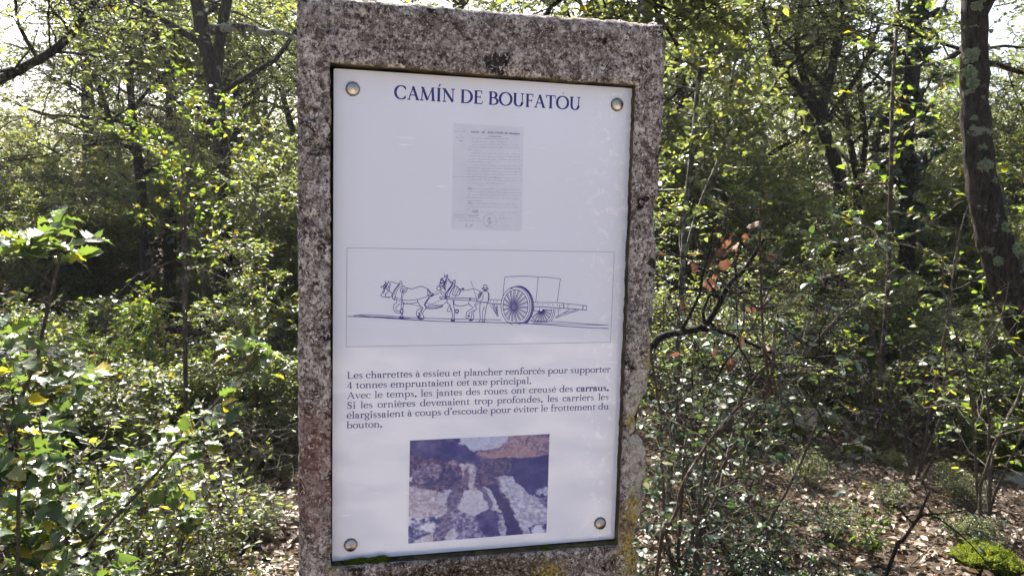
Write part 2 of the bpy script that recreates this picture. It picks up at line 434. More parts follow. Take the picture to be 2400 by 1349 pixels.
for k_ in range(len(OUT)):       # chipped arris down the right-hand side
    if OUT[k_, 0] > 0.2 and OUT[k_, 1] < 1.74:
        lo_ = min(1.0, (1.78 - OUT[k_, 1]) / .5)
        h_ = fbm2(np.array([OUT[k_, 1] * 22 + 5]), np.array([3.3]), 77, 4, 1.0, .62)[0]; OUT[k_, 0] -= max(0, h_ - .50) * .065 * lo_ - .002; INN = resample(inner, 0.007, rng, 0.0005)
gxs = np.arange(OUT[:, 0].min(), OUT[:, 0].max(), 0.0065); gzs = np.arange(0.45, OUT[:, 1].max(), 0.0065)
gp = np.stack(np.meshgrid(gxs, gzs), -1).reshape(-1, 2) + rng.normal(0, 0.0014, (len(gxs) * len(gzs), 2))
def inside(poly, p):
    res = np.zeros(len(p), bool); x, y = p[:, 0], p[:, 1]; a = poly; b = np.roll(poly, -1, 0)
    for (x0, y0), (x1, y1) in zip(a, b):
        cnd = ((y0 > y) != (y1 > y))
        with np.errstate(divide='ignore', invalid='ignore'):
            xi = (x1 - x0) * (y - y0) / (y1 - y0) + x0
        res ^= cnd & (x < xi)
    return res
def dist_poly(poly, p):
    d = np.full(len(p), 9.0)
    for a, b in zip(poly, np.roll(poly, -1, 0)):
        ab = b - a; t = np.clip(((p - a) @ ab) / (ab @ ab + 1e-12), 0, 1); d = np.minimum(d, np.linalg.norm(p - (a + t[:, None] * ab), axis=1))
    return d
gp = gp[inside(OUT, gp) & ~inside(INN, gp)]
gp = gp[(dist_poly(OUT, gp) > 0.004) & (dist_poly(INN, gp) > 0.004)]
pts = np.vstack([OUT, INN, gp]); no, ni = len(OUT), len(INN)
edges = [(i, (i + 1) % no) for i in range(no)] + [(no + i, no + (i + 1) % ni) for i in range(ni)]
vv, ee, ff, ov, oe, of = delaunay_2d_cdt([Vector(p) for p in pts], edges, [], 0, 1e-6)
V2 = np.array([(v.x, v.y) for v in vv]); T = np.array([f for f in ff if len(f) == 3])
cen = V2[T].mean(1); T = T[inside(OUT, cen) & ~inside(INN, cen)]
x, z = V2[:, 0], V2[:, 1]
do, di = dist_poly(OUT, V2), dist_poly(INN, V2)
Y = np.full(len(V2), YF)
Y += (fbm2(x * 30 + 50, z * 30 + 50, 21, 4) - 0.5) * 0.007 + (fbm2(x * 120 + 50, z * 120 + 50, 22, 2) - 0.5) * 0.0028
Y += np.clip(0.009 - do, 0, 1) ** 1.5 * 9 * (0.5 + fbm2(x * 50 + 9, z * 50 + 9, 23, 3)) + np.clip(0.004 - di, 0, 1) ** 1.5 * 6
pits = [(778, 60, 11), (1197, 70, 6), (1177, 79, 4), (1404, 93, 7), (1478, 96, 6), (1130, 90, 4), (1332, 105, 4), (1003, 55, 4), (720, 268, 15), (732, 345, 5),
        (743, 340, 7), (1110, 70, 3), (712, 330, 4), (728, 520, 8), (735, 600, 5), (1520, 300, 5), (1530, 420, 4), (1500, 520, 5), (1480, 1020, 10), (1465, 1000, 9), (1510, 350, 4)]
for a, b, rr in pits:
    p = on_panel(a, b, YF); q = np.hypot(x - p[0], z - p[1]) / (rr * 0.00066 * (0.8 + 0.5 * fbm2(x * 200 + 50, z * 200 + 50, 31, 2)))
    Y += 0.011 * np.clip(1.25 - q, 0, 0.8)
# outer ring goes back to the rear face, inner ring back to the floor of the recess
def ring_idx(ring):
    return np.array([int(np.argmin(np.hypot(V2[:, 0] - p[0], V2[:, 1] - p[1]))) for p in ring])
oi, ni_ = ring_idx(OUT), ring_idx(INN)
verts = [np.stack([x, Y, z], 1)]; faces = [T[:, ::1]]; off = len(V2)
def extrude(idx, ring, ys, jit, outward, flip):
    global off
    prev = idx; cen = ring.mean(0)
    for yv in ys:
        h = (fbm2(ring[:, 0] * 40 + 50 + yv * 90, ring[:, 1] * 40 + 50, 41, 3) - 0.5) * jit
        dirv = unit(ring - cen); R = ring + dirv * (h * 1.0 + outward)[:, None]
        verts.append(np.stack([R[:, 0], np.full(len(R), yv), R[:, 1]], 1))
        cur = np.arange(len(R)) + off; off += len(R); a = np.roll(prev, -1); b = np.roll(cur, -1)
        q = np.stack([prev, a, b, cur], 1); faces.append(q[:, ::-1] if flip else q); prev = cur
    return prev
last = extrude(oi, OUT, [-0.008, 0.02, 0.05, 0.08, 0.11, 0.135], 0.008, 0.002, False)
faces.append(last[None])
last = extrude(ni_, INN, [-0.012, -0.002, 0.008, 0.018, 0.03], 0.004, 0.0, True)
faces.append(last[::-1][None])

s = N('lichen_limestone'); c = s.coord()
nA = s.noise(c, 70, 8, 0.80, 0.4); nB = s.noise(c, 14, 8, 0.78, 0.9); nC = s.noise(c, 210, 4, 0.65); nD = s.noise(c, 4.0, 4, 0.6); nE = s.noise(c, 330, 2, 0.6); nF = s.noise(c, 40, 6, 0.75, 0.8)
nM = s.math('ADD', nA, s.math('ADD', s.math('MULTIPLY', s.math('SUBTRACT', nB, 0.5), 0.85), s.math('MULTIPLY', s.math('SUBTRACT', nF, 0.5), 0.9)))
base = s.ramp(nM, [(0.34, (0.036, 0.027, 0.023)), (0.45, (0.125, 0.10, 0.088)), (0.53, (0.30, 0.255, 0.232)), (0.66, (0.60, 0.54, 0.50))])
base = s.mix(s.math('MULTIPLY', s.gate(nC, 0.47, 0.57), 0.55), base, (0.085, 0.07, 0.068))
base = s.mix(s.math('MULTIPLY', s.gate(nD, 0.52, 0.70), 0.45), base, s.mix(nC, (0.05, 0.042, 0.04), (0.14, 0.118, 0.11)))
base = s.mix(s.math('MULTIPLY', s.math('SUBTRACT', 1.0, s.gate(nF, 0.38, 0.47)), 0.55), base, (0.44, 0.40, 0.39))
base = s.mix(s.math('MULTIPLY', s.gate(nE, 0.60, 0.67), 0.6), base, (0.55, 0.52, 0.50))
vo = s.n('TexVoronoi'); vo.inputs['Scale'].default_value = 34; s.l(c, vo.inputs['Vector'])
spot = s.math('MULTIPLY', s.gate(vo.outputs['Distance'], 0.15, 0.10), s.gate(s.noise(c, 17, 2), 0.60, 0.63))
base = s.mix(s.math('MULTIPLY', spot, 0.85), base, (0.028, 0.026, 0.028))
spx = s.n('SeparateXYZ'); s.l(c, spx.inputs[0])
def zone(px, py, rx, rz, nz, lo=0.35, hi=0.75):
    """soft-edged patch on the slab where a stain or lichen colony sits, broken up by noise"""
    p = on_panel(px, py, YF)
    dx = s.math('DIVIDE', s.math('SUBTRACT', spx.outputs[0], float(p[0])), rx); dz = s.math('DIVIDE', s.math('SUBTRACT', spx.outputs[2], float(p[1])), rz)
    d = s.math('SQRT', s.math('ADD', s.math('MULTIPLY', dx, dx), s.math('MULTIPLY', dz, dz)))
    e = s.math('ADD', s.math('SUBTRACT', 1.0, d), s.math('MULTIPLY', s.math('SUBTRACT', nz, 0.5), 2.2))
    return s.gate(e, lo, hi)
# crisp speckle: dark pits and algae dots, pale lichen flecks, in drifts
nS = s.noise(c, 170, 4, 0.7); nP = s.noise(c, 125, 5, 0.75, 0.5); nL = s.noise(c, 30, 7, 0.8, 0.9); nK = s.noise(c, 20, 6, 0.75, 0.7)
base = s.mix(s.math('MULTIPLY', s.gate(nL, 0.535, 0.565), 0.55), base, s.mix(nP, (0.30, 0.26, 0.24), (0.62, 0.57, 0.54)))
base = s.mix(s.math('MULTIPLY', s.gate(nK, 0.55, 0.60), 0.50), base, (0.060, 0.047, 0.040))
base = s.mix(s.math('MULTIPLY', s.math('MULTIPLY', s.gate(nS, 0.535, 0.565), s.gate(nB, 0.40, 0.58)), 0.85), base, (0.040, 0.031, 0.028))
base = s.mix(s.math('MULTIPLY', s.gate(nP, 0.575, 0.605), 0.70), base, (0.66, 0.61, 0.58))
pale = s.ramp(nA, [(0.34, (0.17, 0.145, 0.12)), (0.5, (0.37, 0.34, 0.29)), (0.68, (0.50, 0.47, 0.41))])
base = s.mix(s.math('MULTIPLY', zone(1495, 1040, 0.05, 0.30, nA), 0.9), base, pale)
base = s.mix(s.math('MULTIPLY', zone(1100, 80, 0.55, 0.085, nB, 0.3, 0.9), 0.22), base, (0.055, 0.043, 0.040))
base = s.mix(s.math('MULTIPLY', zone(735, 1130, 0.055, 0.20, nA), 0.50), base, s.mix(nS, (0.10, 0.045, 0.04), (0.30, 0.15, 0.125)))
base = s.mix(s.math('MULTIPLY', zone(735, 1000, 0.05, 0.10, nB), 0.35), base, (0.17, 0.075, 0.06))
base = s.mix(s.math('MULTIPLY', zone(1505, 40, 0.5, 0.05, nB, 0.5, 1.0), 0.3), base, (0.12, 0.09, 0.08))
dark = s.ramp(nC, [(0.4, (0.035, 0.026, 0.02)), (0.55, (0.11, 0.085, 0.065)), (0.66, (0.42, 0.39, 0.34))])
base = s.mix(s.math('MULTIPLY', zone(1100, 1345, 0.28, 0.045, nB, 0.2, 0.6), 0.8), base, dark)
yel = (0.34, 0.25, 0.045)
for a in ((1478, 1290, 0.045, 0.11), (1478, 985, 0.03, 0.018), (780, 1335, 0.02, 0.012), (1290, 1340, 0.05, 0.03), (1480, 1190, 0.03, 0.05), (1520, 850, 0.012, 0.05)):
    base = s.mix(s.math('MULTIPLY', s.math('MULTIPLY', zone(*a, nF, 0.15, 0.9), s.gate(nA, 0.40, 0.50)), 0.9), base, s.ramp(nC, [(0.4, (0.13, 0.095, 0.02)), (0.6, (0.42, 0.33, 0.09))]))
base = s.mix(s.math('MULTIPLY', s.gate(nP, 0.585, 0.61), 0.45), base, (0.62, 0.57, 0.54))
base = s.mix(s.math('MULTIPLY', s.math('MULTIPLY', s.gate(nS, 0.545, 0.575), s.gate(nL, 0.50, 0.56)), 0.42), base, (0.04, 0.032, 0.028))
bc = s.n('BrightContrast'); bc.inputs['Contrast'].default_value = 0.11; bc.inputs['Bright'].default_value = 0.016; s.l(base, bc.inputs['Color']); base = bc.outputs[0]
# algae and moss film inside the recess
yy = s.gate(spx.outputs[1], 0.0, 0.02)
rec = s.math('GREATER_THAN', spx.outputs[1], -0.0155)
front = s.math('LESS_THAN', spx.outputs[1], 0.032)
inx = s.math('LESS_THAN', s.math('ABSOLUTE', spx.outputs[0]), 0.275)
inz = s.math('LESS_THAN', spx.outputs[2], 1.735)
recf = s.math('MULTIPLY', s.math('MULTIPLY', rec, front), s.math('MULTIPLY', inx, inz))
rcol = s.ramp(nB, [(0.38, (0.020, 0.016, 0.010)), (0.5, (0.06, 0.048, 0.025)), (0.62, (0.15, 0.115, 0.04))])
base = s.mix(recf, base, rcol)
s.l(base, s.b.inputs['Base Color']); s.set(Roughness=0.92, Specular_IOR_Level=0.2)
s.bump(s.math('ADD', nA, s.math('MULTIPLY', nC, 0.6)), 0.7, 0.006); MAT['stone'] = s.m
slab = mesh_from('stone_slab', np.vstack(verts), faces, s.m, sign, smooth=True)

# ------------------------------------------------------------------ the panel
s = N('white_panel'); c = s.coord()
n1 = s.noise(c, 7, 5, 0.65); n2 = s.noise(c, 60, 5, 0.7)
spx = s.n('SeparateXYZ'); s.l(c, spx.inputs[0])
mp = s.n('Mapping'); mp.inputs['Rotation'].default_value = (0, 0.9, 0); mp.inputs['Scale'].default_value = (14, 1, 160); s.l(c, mp.inputs['Vector'])
scr = s.noise(mp.outputs[0], 1.0, 3, 0.5)
col = s.mix(s.math('MULTIPLY', s.gate(n1, 0.42, 0.70), 0.18), (0.71, 0.71, 0.81), (0.67, 0.675, 0.76))
col = s.mix(s.math('MULTIPLY', s.math('MULTIPLY', s.gate(scr, 0.66, 0.72), s.gate(n1, 0.47, 0.53)), 0.8), col, (0.92, 0.90, 0.94))
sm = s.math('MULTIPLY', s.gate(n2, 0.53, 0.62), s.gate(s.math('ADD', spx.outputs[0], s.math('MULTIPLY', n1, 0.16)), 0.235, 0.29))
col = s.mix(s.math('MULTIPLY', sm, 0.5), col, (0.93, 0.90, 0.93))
dirt = s.gate(s.math('ADD', spx.outputs[2], s.math('MULTIPLY', n1, 0.05)), 1.700, 1.728)
col = s.mix(s.math('MULTIPLY', dirt, 0.30), col, (0.50, 0.46, 0.44))
s.l(col, s.b.inputs['Base Color']); s.set(Roughness=0.05, Specular_IOR_Level=0.5); MAT['panel'] = s.m
corners = [on_panel(a, b, 0.0) for a, b in [(782, 160), (1485, 207), (1440, 1262), (778, 1315)]]
def rrect(cs, rad, k=5):
    out = []; cs = [np.array(c) for c in cs]; n = len(cs)
    for i in range(n):
        p, a, b = cs[i], unit(cs[i - 1] - cs[i]), unit(cs[(i + 1) % n] - cs[i])
        c0, c1 = p + a * rad, p + b * rad
        for t in np.linspace(0, 1, k): out.append(c0 * (1 - t) ** 2 + 2 * p * t * (1 - t) + c1 * t * t)
    return np.array(out)
def plate(name, ring, y0, y1, bev, mat, parent):
    cen = ring.mean(0); small = ring - unit(ring - cen) * bev; k = len(ring)
    Vs = [np.stack([small[:, 0], np.full(k, y0), small[:, 1]], 1), np.stack([ring[:, 0], np.full(k, y0 + bev), ring[:, 1]], 1),
          np.stack([ring[:, 0], np.full(k, y1), ring[:, 1]], 1)]
    i = np.arange(k); j = (i + 1) % k
    F = [i[None], np.stack([i, i + k, j + k, j], 1), np.stack([i + k, i + 2 * k, j + 2 * k, j + k], 1), (i + 2 * k)[::-1][None]]
    return mesh_from(name, np.vstack(Vs), F, mat, parent)
panel = plate('panel', rrect(corners, 0.003), 0.0, 0.005, 0.0006, MAT['panel'], sign)
# the sheet's thin pale edge trim line seen low on the panel is its own bevel

# four domed fixing caps of turned metal
s = N('turned_metal'); c = s.coord()
gr = s.n('TexGradient'); gr.gradient_type = 'RADIAL'
mp = s.n('Mapping'); mp.inputs['Rotation'].default_value = (math.pi / 2, 0, 0); s.l(c, mp.inputs['Vector']); s.l(mp.outputs[0], gr.inputs['Vector'])
nn = s.noise(c, 900, 3, 0.6)
s.l(s.mix(s.math('MULTIPLY', nn, 0.5), (0.55, 0.50, 0.43), (0.34, 0.30, 0.25)), s.b.inputs['Base Color'])
s.set(Metallic=1.0, Roughness=0.36, Anisotropic=0.7)
tg = s.n('Tangent'); tg.direction_type = 'RADIAL'; tg.axis = 'Y'; s.l(tg.outputs[0], s.b.inputs['Tangent']); MAT['metal'] = s.m
s = N('grimy_dark_ring'); c = s.coord(); s.l(s.mix(s.noise(c, 600, 4), (0.05, 0.045, 0.04), (0.25, 0.22, 0.19)), s.b.inputs['Base Color']); s.set(Roughness=.7); MAT['dark_ring'] = s.m
prof = [(0.0, -0.0085), (0.0006, -0.0084), (0.0085, -0.0056), (0.0098, -0.0046), (0.0101, -0.0034), (0.0101, 0.0), (0.0094, -0.0001)]
for a, b in ((827, 208), (1448, 245), (1408, 1227), (822, 1278)):
    p = on_panel(a, b, -0.004); K = 40; Vs = []
    for rr, y in prof:
        t = np.arange(K) / K * 2 * math.pi; Vs.append(np.stack([np.cos(t) * rr, np.full(K, y), np.sin(t) * rr], 1))
    i = np.arange(K); j = (i + 1) % K
    F = [np.stack([q * K + i, q * K + j, (q + 1) * K + j, (q + 1) * K + i], 1) for q in range(len(prof) - 1)]
    o = mesh_from('fixing_cap', np.vstack(Vs), F, MAT['metal'], sign, smooth=True); o.location = (p[0], -0.0004, p[1])
    ang_ = np.arange(40) / 40 * 2 * math.pi; ringp = np.stack([np.cos(ang_), np.sin(ang_)], 1) * .0113 * (1 + .03 * np.sin(np.arange(40) * 1.7 + a)[:, None])
    plate('dark_ring', ringp, 0.0, 0.0004, 0.0001, MAT['dark_ring'], o)  # dark ring added for grime and shading round the cap's edge

# ------------------------------------------------------------------ ink: strokes laid on the panel
class Ink:
    def __init__(s, y): s.V = []; s.F = []; s.n = 0; s.y = y; s.k = 0
    def ribbon(s, pts, w, closed=False):
        pts = np.asarray(pts, float)
        if closed: pts = np.vstack([pts, pts[:1]])
        k = len(pts); w = np.broadcast_to(np.asarray(w, float), (k,))
        tan = np.gradient(pts, axis=0)
        if closed: tan[0] = tan[-1] = pts[1] - pts[-2]
        tan = unit(tan); nr = np.stack([-tan[:, 1], tan[:, 0]], 1)
        a, b = pts + nr * w[:, None] / 2, pts - nr * w[:, None] / 2
        y = s.y - (s.k % 14) * 9e-6; s.k += 1
        s.V.append(np.stack([np.concatenate([a[:, 0], b[:, 0]]), np.full(2 * k, y), np.concatenate([a[:, 1], b[:, 1]])], 1))
        i = np.arange(k - 1); s.F.append(np.stack([i, i + 1, i + k + 1, i + k], 1) + s.n); s.n += 2 * k
    def build(s, name, mat, parent): return mesh_from(name, np.vstack(s.V), s.F, mat, parent)
def flat(name, colr, rough=0.25):
    s = N(name); c = s.coord(); n = s.noise(c, 90, 4, 0.7)
    s.l(s.mix(s.gate(n, 0.60, 0.75), colr, tuple(min(1, q * 1.5 + 0.05) for q in colr)), s.b.inputs['Base Color']); s.set(Roughness=rough); return s.m
MAT['ink_title'] = flat('navy_print', (0.026, 0.030, 0.17))
MAT['ink_text'] = flat('dark_violet_print', (0.065, 0.055, 0.21))
MAT['ink_line'] = flat('blue_line_print', (0.040, 0.036, 0.23))
MAT['ink_hand'] = flat('faded_handwriting', (0.26, 0.255, 0.36))
MAT['ink_hair'] = flat('grey_hairline_print', (0.16, 0.15, 0.22))

def arc(cx, cy, rx, ry, a0=0, a1=360, n=22):
    t = np.radians(np.linspace(a0, a1, n)); return np.stack([cx + rx * np.cos(t), cy + ry * np.sin(t)], 1)
S_, T_ = 0.215, 0.085            # thick and thin pen
def Vs_(x, y0, y1, w=None): return (np.array([[x, y0], [x, (y0 + y1) / 2], [x, y1]]), w or S_)
def H_(x0, x1, y, w=None): return (np.array([[x0, y], [x1, y]]), w or T_)
def L_(p, w=T_): return (np.array(p, float), w)
def E_(*a): return (arc(*a), None)          # None: width follows the pen angle
foot = lambda x, s=.2: H_(x - s, x + s, .035)
head = lambda x, y: L_([(x - .2, y - .09), (x - .02, y + .0)], .10)
S_pts = lambda k, m: (np.array([(.58, .76), (.54, .9), (.36, 1.0), (.18, .93), (.12, .77), (.2, .62), (.36, .52), (.53, .4), (.60, .25), (.52, .07), (.34, 0), (.15, .05), (.08, .25)]) * [k, m], np.array([.05, .09, .09, .13, .16, .2, .21, .2, .17, .13, .09, .09, .05]) * (k + m) / 2)
ACU = lambda x, y: L_([(x, y), (x + .1, y + .16), (x + .22, y + .34)], np.array([.06, .10, .15]))
GRA = lambda x, y: L_([(x, y), (x - .1, y + .16), (x - .22, y + .34)], np.array([.06, .10, .15]))
DOT = lambda x, y, r=.12: (arc(x, y, r * .5, r * .5, 0, 360, 12), r)
G = {
 'a': (.88, [E_(.36, .70, .24, .27, 165, 0), Vs_(.60, .10, .72), L_([(.60, .14), (.68, .03), (.84, .06)], .09), E_(.38, .29, .25, .27, 60, 325), DOT(.15, .77, .13)]),
 'b': (1.02, [Vs_(.2, .03, 1.62), head(.2, 1.62), E_(.53, .5, .37, .48, 0, 360)]),
 'c': (.84, [E_(.48, .5, .38, .48, 48, 318), DOT(.71, .80, .13)]),
 'd': (1.04, [E_(.45, .5, .37, .48, 0, 360), Vs_(.80, .03, 1.62), head(.80, 1.62), H_(.8, 1.02, .035)]),
 'e': (.88, [E_(.46, .5, .37, .48, 8, 322), H_(.12, .80, .55)]),
 'f': (.62, [Vs_(.26, .03, 1.30), E_(.50, 1.30, .24, .32, 180, 50), DOT(.66, 1.50, .13), H_(.06, .56, .95), foot(.26)]),
 'g': (.90, [E_(.42, .66, .29, .32, 0, 360), L_([(.62, .88), (.86, .95)], .11), L_([(.26, .40), (.2, .24), (.34, .12), (.6, .06)], .12), E_(.43, -.22, .37, .27, 60, 420)]),
 'h': (1.08, [Vs_(.22, .03, 1.62), head(.22, 1.62), E_(.52, .62, .30, .36, 180, 0), Vs_(.82, .03, .64), foot(.22), foot(.82)]),
 'i': (.50, [Vs_(.25, .03, .97), head(.25, .97), foot(.25), DOT(.24, 1.38, .17)]),
 'j': (.48, [Vs_(.26, -.30, .97), head(.26, .97), E_(.08, -.30, .18, .24, 0, -110), DOT(.25, 1.38, .17)]),
 'l': (.50, [Vs_(.25, .03, 1.62), head(.25, 1.62), foot(.25)]),
 'm': (1.66, [Vs_(.22, .03, .97), head(.22, .97), E_(.51, .62, .29, .36, 180, 0), Vs_(.80, .03, .64), E_(1.10, .62, .30, .36, 180, 0), Vs_(1.40, .03, .64), foot(.22, .18), foot(.80, .18), foot(1.40, .18)]),
 'n': (1.08, [Vs_(.22, .03, .97), head(.22, .97), E_(.52, .62, .30, .36, 180, 0), Vs_(.82, .03, .64), foot(.22), foot(.82)]),
 'o': (.98, [E_(.49, .5, .40, .48, 0, 360)]),
 'p': (1.04, [Vs_(.22, -.52, .97), head(.22, .97), E_(.55, .5, .37, .48, 0, 360), foot(.22)[0:1] and H_(.02, .44, -.52)]),
 'r': (.74, [Vs_(.22, .03, .97), head(.22, .97), E_(.48, .62, .26, .34, 180, 60), DOT(.62, .86, .15), foot(.22)]),
 's': (.72, [S_pts(1, 1)]),
 't': (.62, [Vs_(.26, .16, 1.22), H_(.04, .56, .95), E_(.42, .18, .16, .15, 180, 310)]),
 'u': (1.08, [Vs_(.22, .38, .97), head(.22, .97), E_(.52, .38, .30, .36, 180, 360), Vs_(.82, .03, .97), head(.82, .97), H_(.82, 1.04, .035)]),
 'v': (.92, [L_([(.14, .97), (.47, .02)], .20), L_([(.47, .02), (.80, .97)]), H_(-.02, .34, .965), H_(.64, .96, .965)]),
 'x': (.92, [L_([(.16, .97), (.76, .03)], .20), L_([(.74, .97), (.16, .03)]), H_(0, .34, .965), H_(.58, .90, .965), H_(.0, .32, .035), H_(.58, .94, .035)]),
 '4': (.95, [Vs_(.62, .03, 1.45), L_([(.60, 1.45), (.06, .42)]), H_(.04, .88, .40), foot(.62, .18)]),
 '.': (.42, [DOT(.2, .08, .2)]), ',': (.42, [DOT(.2, .08, .2), L_([(.24, .08), (.20, -.16), (.10, -.28)], .07)]),
 "'": (.38, [DOT(.2, 1.50, .2), L_([(.24, 1.50), (.22, 1.32), (.12, 1.18)], .07)]),
 'L': (1.12, [Vs_(.26, .03, 1.47), H_(.05, .48, 1.465), H_(.05, 1.0, .035), L_([(.99, .03), (1.06, .36)], .07)]),
 'A': (1.40, [L_([(.16, .03), (.68, 1.5)], .09), L_([(.64, 1.5), (1.20, .03)], .21), H_(.34, .98, .52), H_(-.02, .36, .035), H_(.98, 1.42, .035)]),
 'S': (1.0, [S_pts(1.35, 1.5), Vs_(.80, 1.1, 1.4, .06), Vs_(.10, .1, .42, .06)]),
 'C': (1.48, [E_(.78, .75, .68, .74, 42, 318), Vs_(1.30, 1.05, 1.42, .07), Vs_(1.30, .10, .42, .07)]),
 'M': (1.92, [L_([(.24, .03), (.36, 1.47)], .09), L_([(.34, 1.47), (.92, .06)], .21), L_([(.92, .06), (1.52, 1.47)], .08), L_([(1.52, 1.47), (1.62, .03)], .21), H_(.04, .46, .035), H_(1.40, 1.86, .035), H_(.14, .40, 1.465), H_(1.46, 1.74, 1.465)]),
 'I': (.66, [Vs_(.32, .03, 1.47), H_(.10, .54, 1.465), H_(.10, .54, .035)]),
 'N': (1.62, [Vs_(.28, .03, 1.42, .09), L_([(.26, 1.47), (1.32, .03)], .21), Vs_(1.32, .03, 1.47, .09), H_(.06, .50, .035), H_(.04, .36, 1.465), H_(1.10, 1.54, 1.465)]),
 'D': (1.58, [Vs_(.30, .03, 1.47), (np.vstack([[(.08, 1.465), (.55, 1.465)], arc(.66, .75, .74, .715, 80, -80), [(.55, .035), (.08, .035)]]), None)]),
 'E': (1.22, [Vs_(.30, .03, 1.47), H_(.08, 1.02, 1.465), H_(.30, .84, .78), H_(.08, 1.06, .035), Vs_(1.0, 1.16, 1.47, .07), Vs_(.84, .62, .94, .06), L_([(1.04, .03), (1.12, .36)], .07)]),
 'B': (1.30, [Vs_(.30, .03, 1.47), (np.vstack([[(.08, 1.465), (.55, 1.465)], arc(.60, 1.13, .40, .335, 80, -90), [(.3, .80)]]), None), (np.vstack([[(.3, .80), (.55, .80)], arc(.66, .42, .50, .385, 90, -85), [(.08, .035)]]), None)]),
 'O': (1.66, [E_(.83, .75, .72, .74, 0, 360)]),
 'U': (1.54, [Vs_(.30, .50, 1.47), E_(.76, .50, .46, .48, 180, 360), Vs_(1.22, .50, 1.47, .09), H_(.08, .54, 1.465), H_(1.02, 1.44, 1.465)]),
 'F': (1.14, [Vs_(.30, .03, 1.47), H_(.08, 1.00, 1.465), H_(.30, .82, .76), Vs_(.98, 1.14, 1.47, .07), Vs_(.82, .60, .92, .06), H_(.08, .54, .035)]),
 'T': (1.30, [Vs_(.64, .03, 1.47), H_(.04, 1.24, 1.465), Vs_(.06, 1.14, 1.47, .07), Vs_(1.22, 1.14, 1.47, .07), H_(.40, .88, .035)]),
 ' ': (.50, []),
}
G['é'] = (G['e'][0], G['e'][1] + [ACU(.40, 1.14)]); G['è'] = (G['e'][0], G['e'][1] + [GRA(.52, 1.14)]); G['à'] = (G['a'][0], G['a'][1] + [GRA(.46, 1.14)])
G['Í'] = (G['I'][0], G['I'][1] + [ACU(.28, 1.62)]); G['Ó'] = (G['O'][0], G['O'][1] + [L_([(.84, 1.74), (.92, 1.92)], .05)])
def set_text(ink, text, x0, x1, z, size, weight=1.0, bold=None, justify=True, track=0.05, slope=0.0, italic=0.0, sx=1.0):
    """one line between x0 and x1: letters at a fixed size, the slack goes into the gaps"""
    adv = [(G[ch][0] + track) for ch in text]; nat = sum(adv) * size * sx
    nsp = text.count(' '); slack = (x1 - x0) - nat if justify else 0
    per_sp = slack * 0.75 / max(nsp, 1) if justify else 0; per_ch = slack * (0.25 if nsp else 1.0) / len(text) if justify else 0
    x = x0
    for q, ch in enumerate(text):
        wgt = weight * (1.45 if bold and bold[0] <= q < bold[1] else 1.0)
        for pts, w in G[ch][1]:
            pp = pts.copy()
            if w is None:
                tn = unit(np.gradient(pp, axis=0)); ang = np.abs(tn[:, 1] * math.cos(0.25) + tn[:, 0] * math.sin(0.25) * 0)
                ww = T_ + (S_ + .02 - T_) * ang ** 1.4
            else: ww = np.asarray(w, float)
            pp = np.stack([pp[:, 0] + pp[:, 1] * italic, pp[:, 1]], 1)
            pos = pp * [size * sx, size] + [x, z + slope * (x - x0)]
            ink.ribbon(pos, np.maximum(ww * wgt, 0.115 if size < 0.01 else 0.08) * size)
        x += adv[q] * size * sx + per_ch + (per_sp if ch == ' ' else 0)
    return x
def row(x0, y0, x1, y1):
    a, b = on_panel(x0, y0), on_panel(x1, y1); return a[0], b[0], a[1], (b[1] - a[1]) / (b[0] - a[0])
ink = Ink(-0.0002)
x0, x1, z, sl = row(924.5, 231.5, 1362, 258.5)
zc = on_panel(1143, 216)[1] ; capm = abs(on_panel(950, 201)[1] - on_panel(950, 232.5)[1])
set_text(ink, 'CAMÍN DE BOUFATÓU', x0, x1, z, capm / 1.5, 1.35, slope=sl, sx=(x1 - x0) / (sum(G[q][0] + 0.05 for q in 'CAMÍN DE BOUFATÓU') * capm / 1.5))
ink.build('title_lettering', MAT['ink_title'], panel)
ink = Ink(-0.0002)
xh = abs(on_panel(900, 877)[1] - on_panel(900, 887.3)[1])
SXB = (on_panel(1246, 898.5)[0] - on_panel(813.5, 910)[0]) / (sum(G[q][0] + 0.05 for q in '4 tonnes empruntaient cet axe principal.') * xh)
for tx, (a, b, c_, d), bold, just in (
        ('Les charrettes à essieu et plancher renforcés pour supporter', (813.5, 886.8, 1431, 871.5), None, True),
        ('4 tonnes empruntaient cet axe principal.', (813.5, 910, 1246, 898.5), None, True),
        ('Avec le temps, les jantes des roues ont creusé des carraus.', (813.5, 933.8, 1427.5, 914.5), (51, 59), True),
        ('Si les ornières devenaient trop profondes, les carriers les', (813, 957, 1427.5, 936), None, True),
        ("élargissaient à coups d'escoude pour éviter le frottement du", (812.5, 980, 1427, 958), None, True),
        ('bouton.', (812.5, 1003.5, 896.5, 1000), None, True)):
    x0, x1, z, sl = row(a, b, c_, d); set_text(ink, tx, x0, x1, z, xh, 1.12, bold, just, slope=sl, sx=SXB)
ink.build('paragraph_lettering', MAT['ink_text'], panel)

# ------------------------------------------------------------------ cart drawing (line art, traced stroke by stroke)
ink = Ink(-0.0002)
UNIT = 0.00066                                     # metres of panel per photo pixel
def mapper(ox, oy, k): return lambda p: np.array([on_panel(ox + a * k, oy + b * k) for a, b in p])
ZA, ZB, ZC = mapper(880, 630, 280 / 2400), mapper(1090, 630, 300 / 2400), mapper(780, 570, 680 / 2400)
def st(mp_, p, w=1.25, curve=True, closed=False):
    q = mp_(p)
    if curve and len(q) > 2: q = smooth_path(q, 4)
    ink.ribbon(q, w * UNIT, closed)
A_, B_ = ZA, ZB
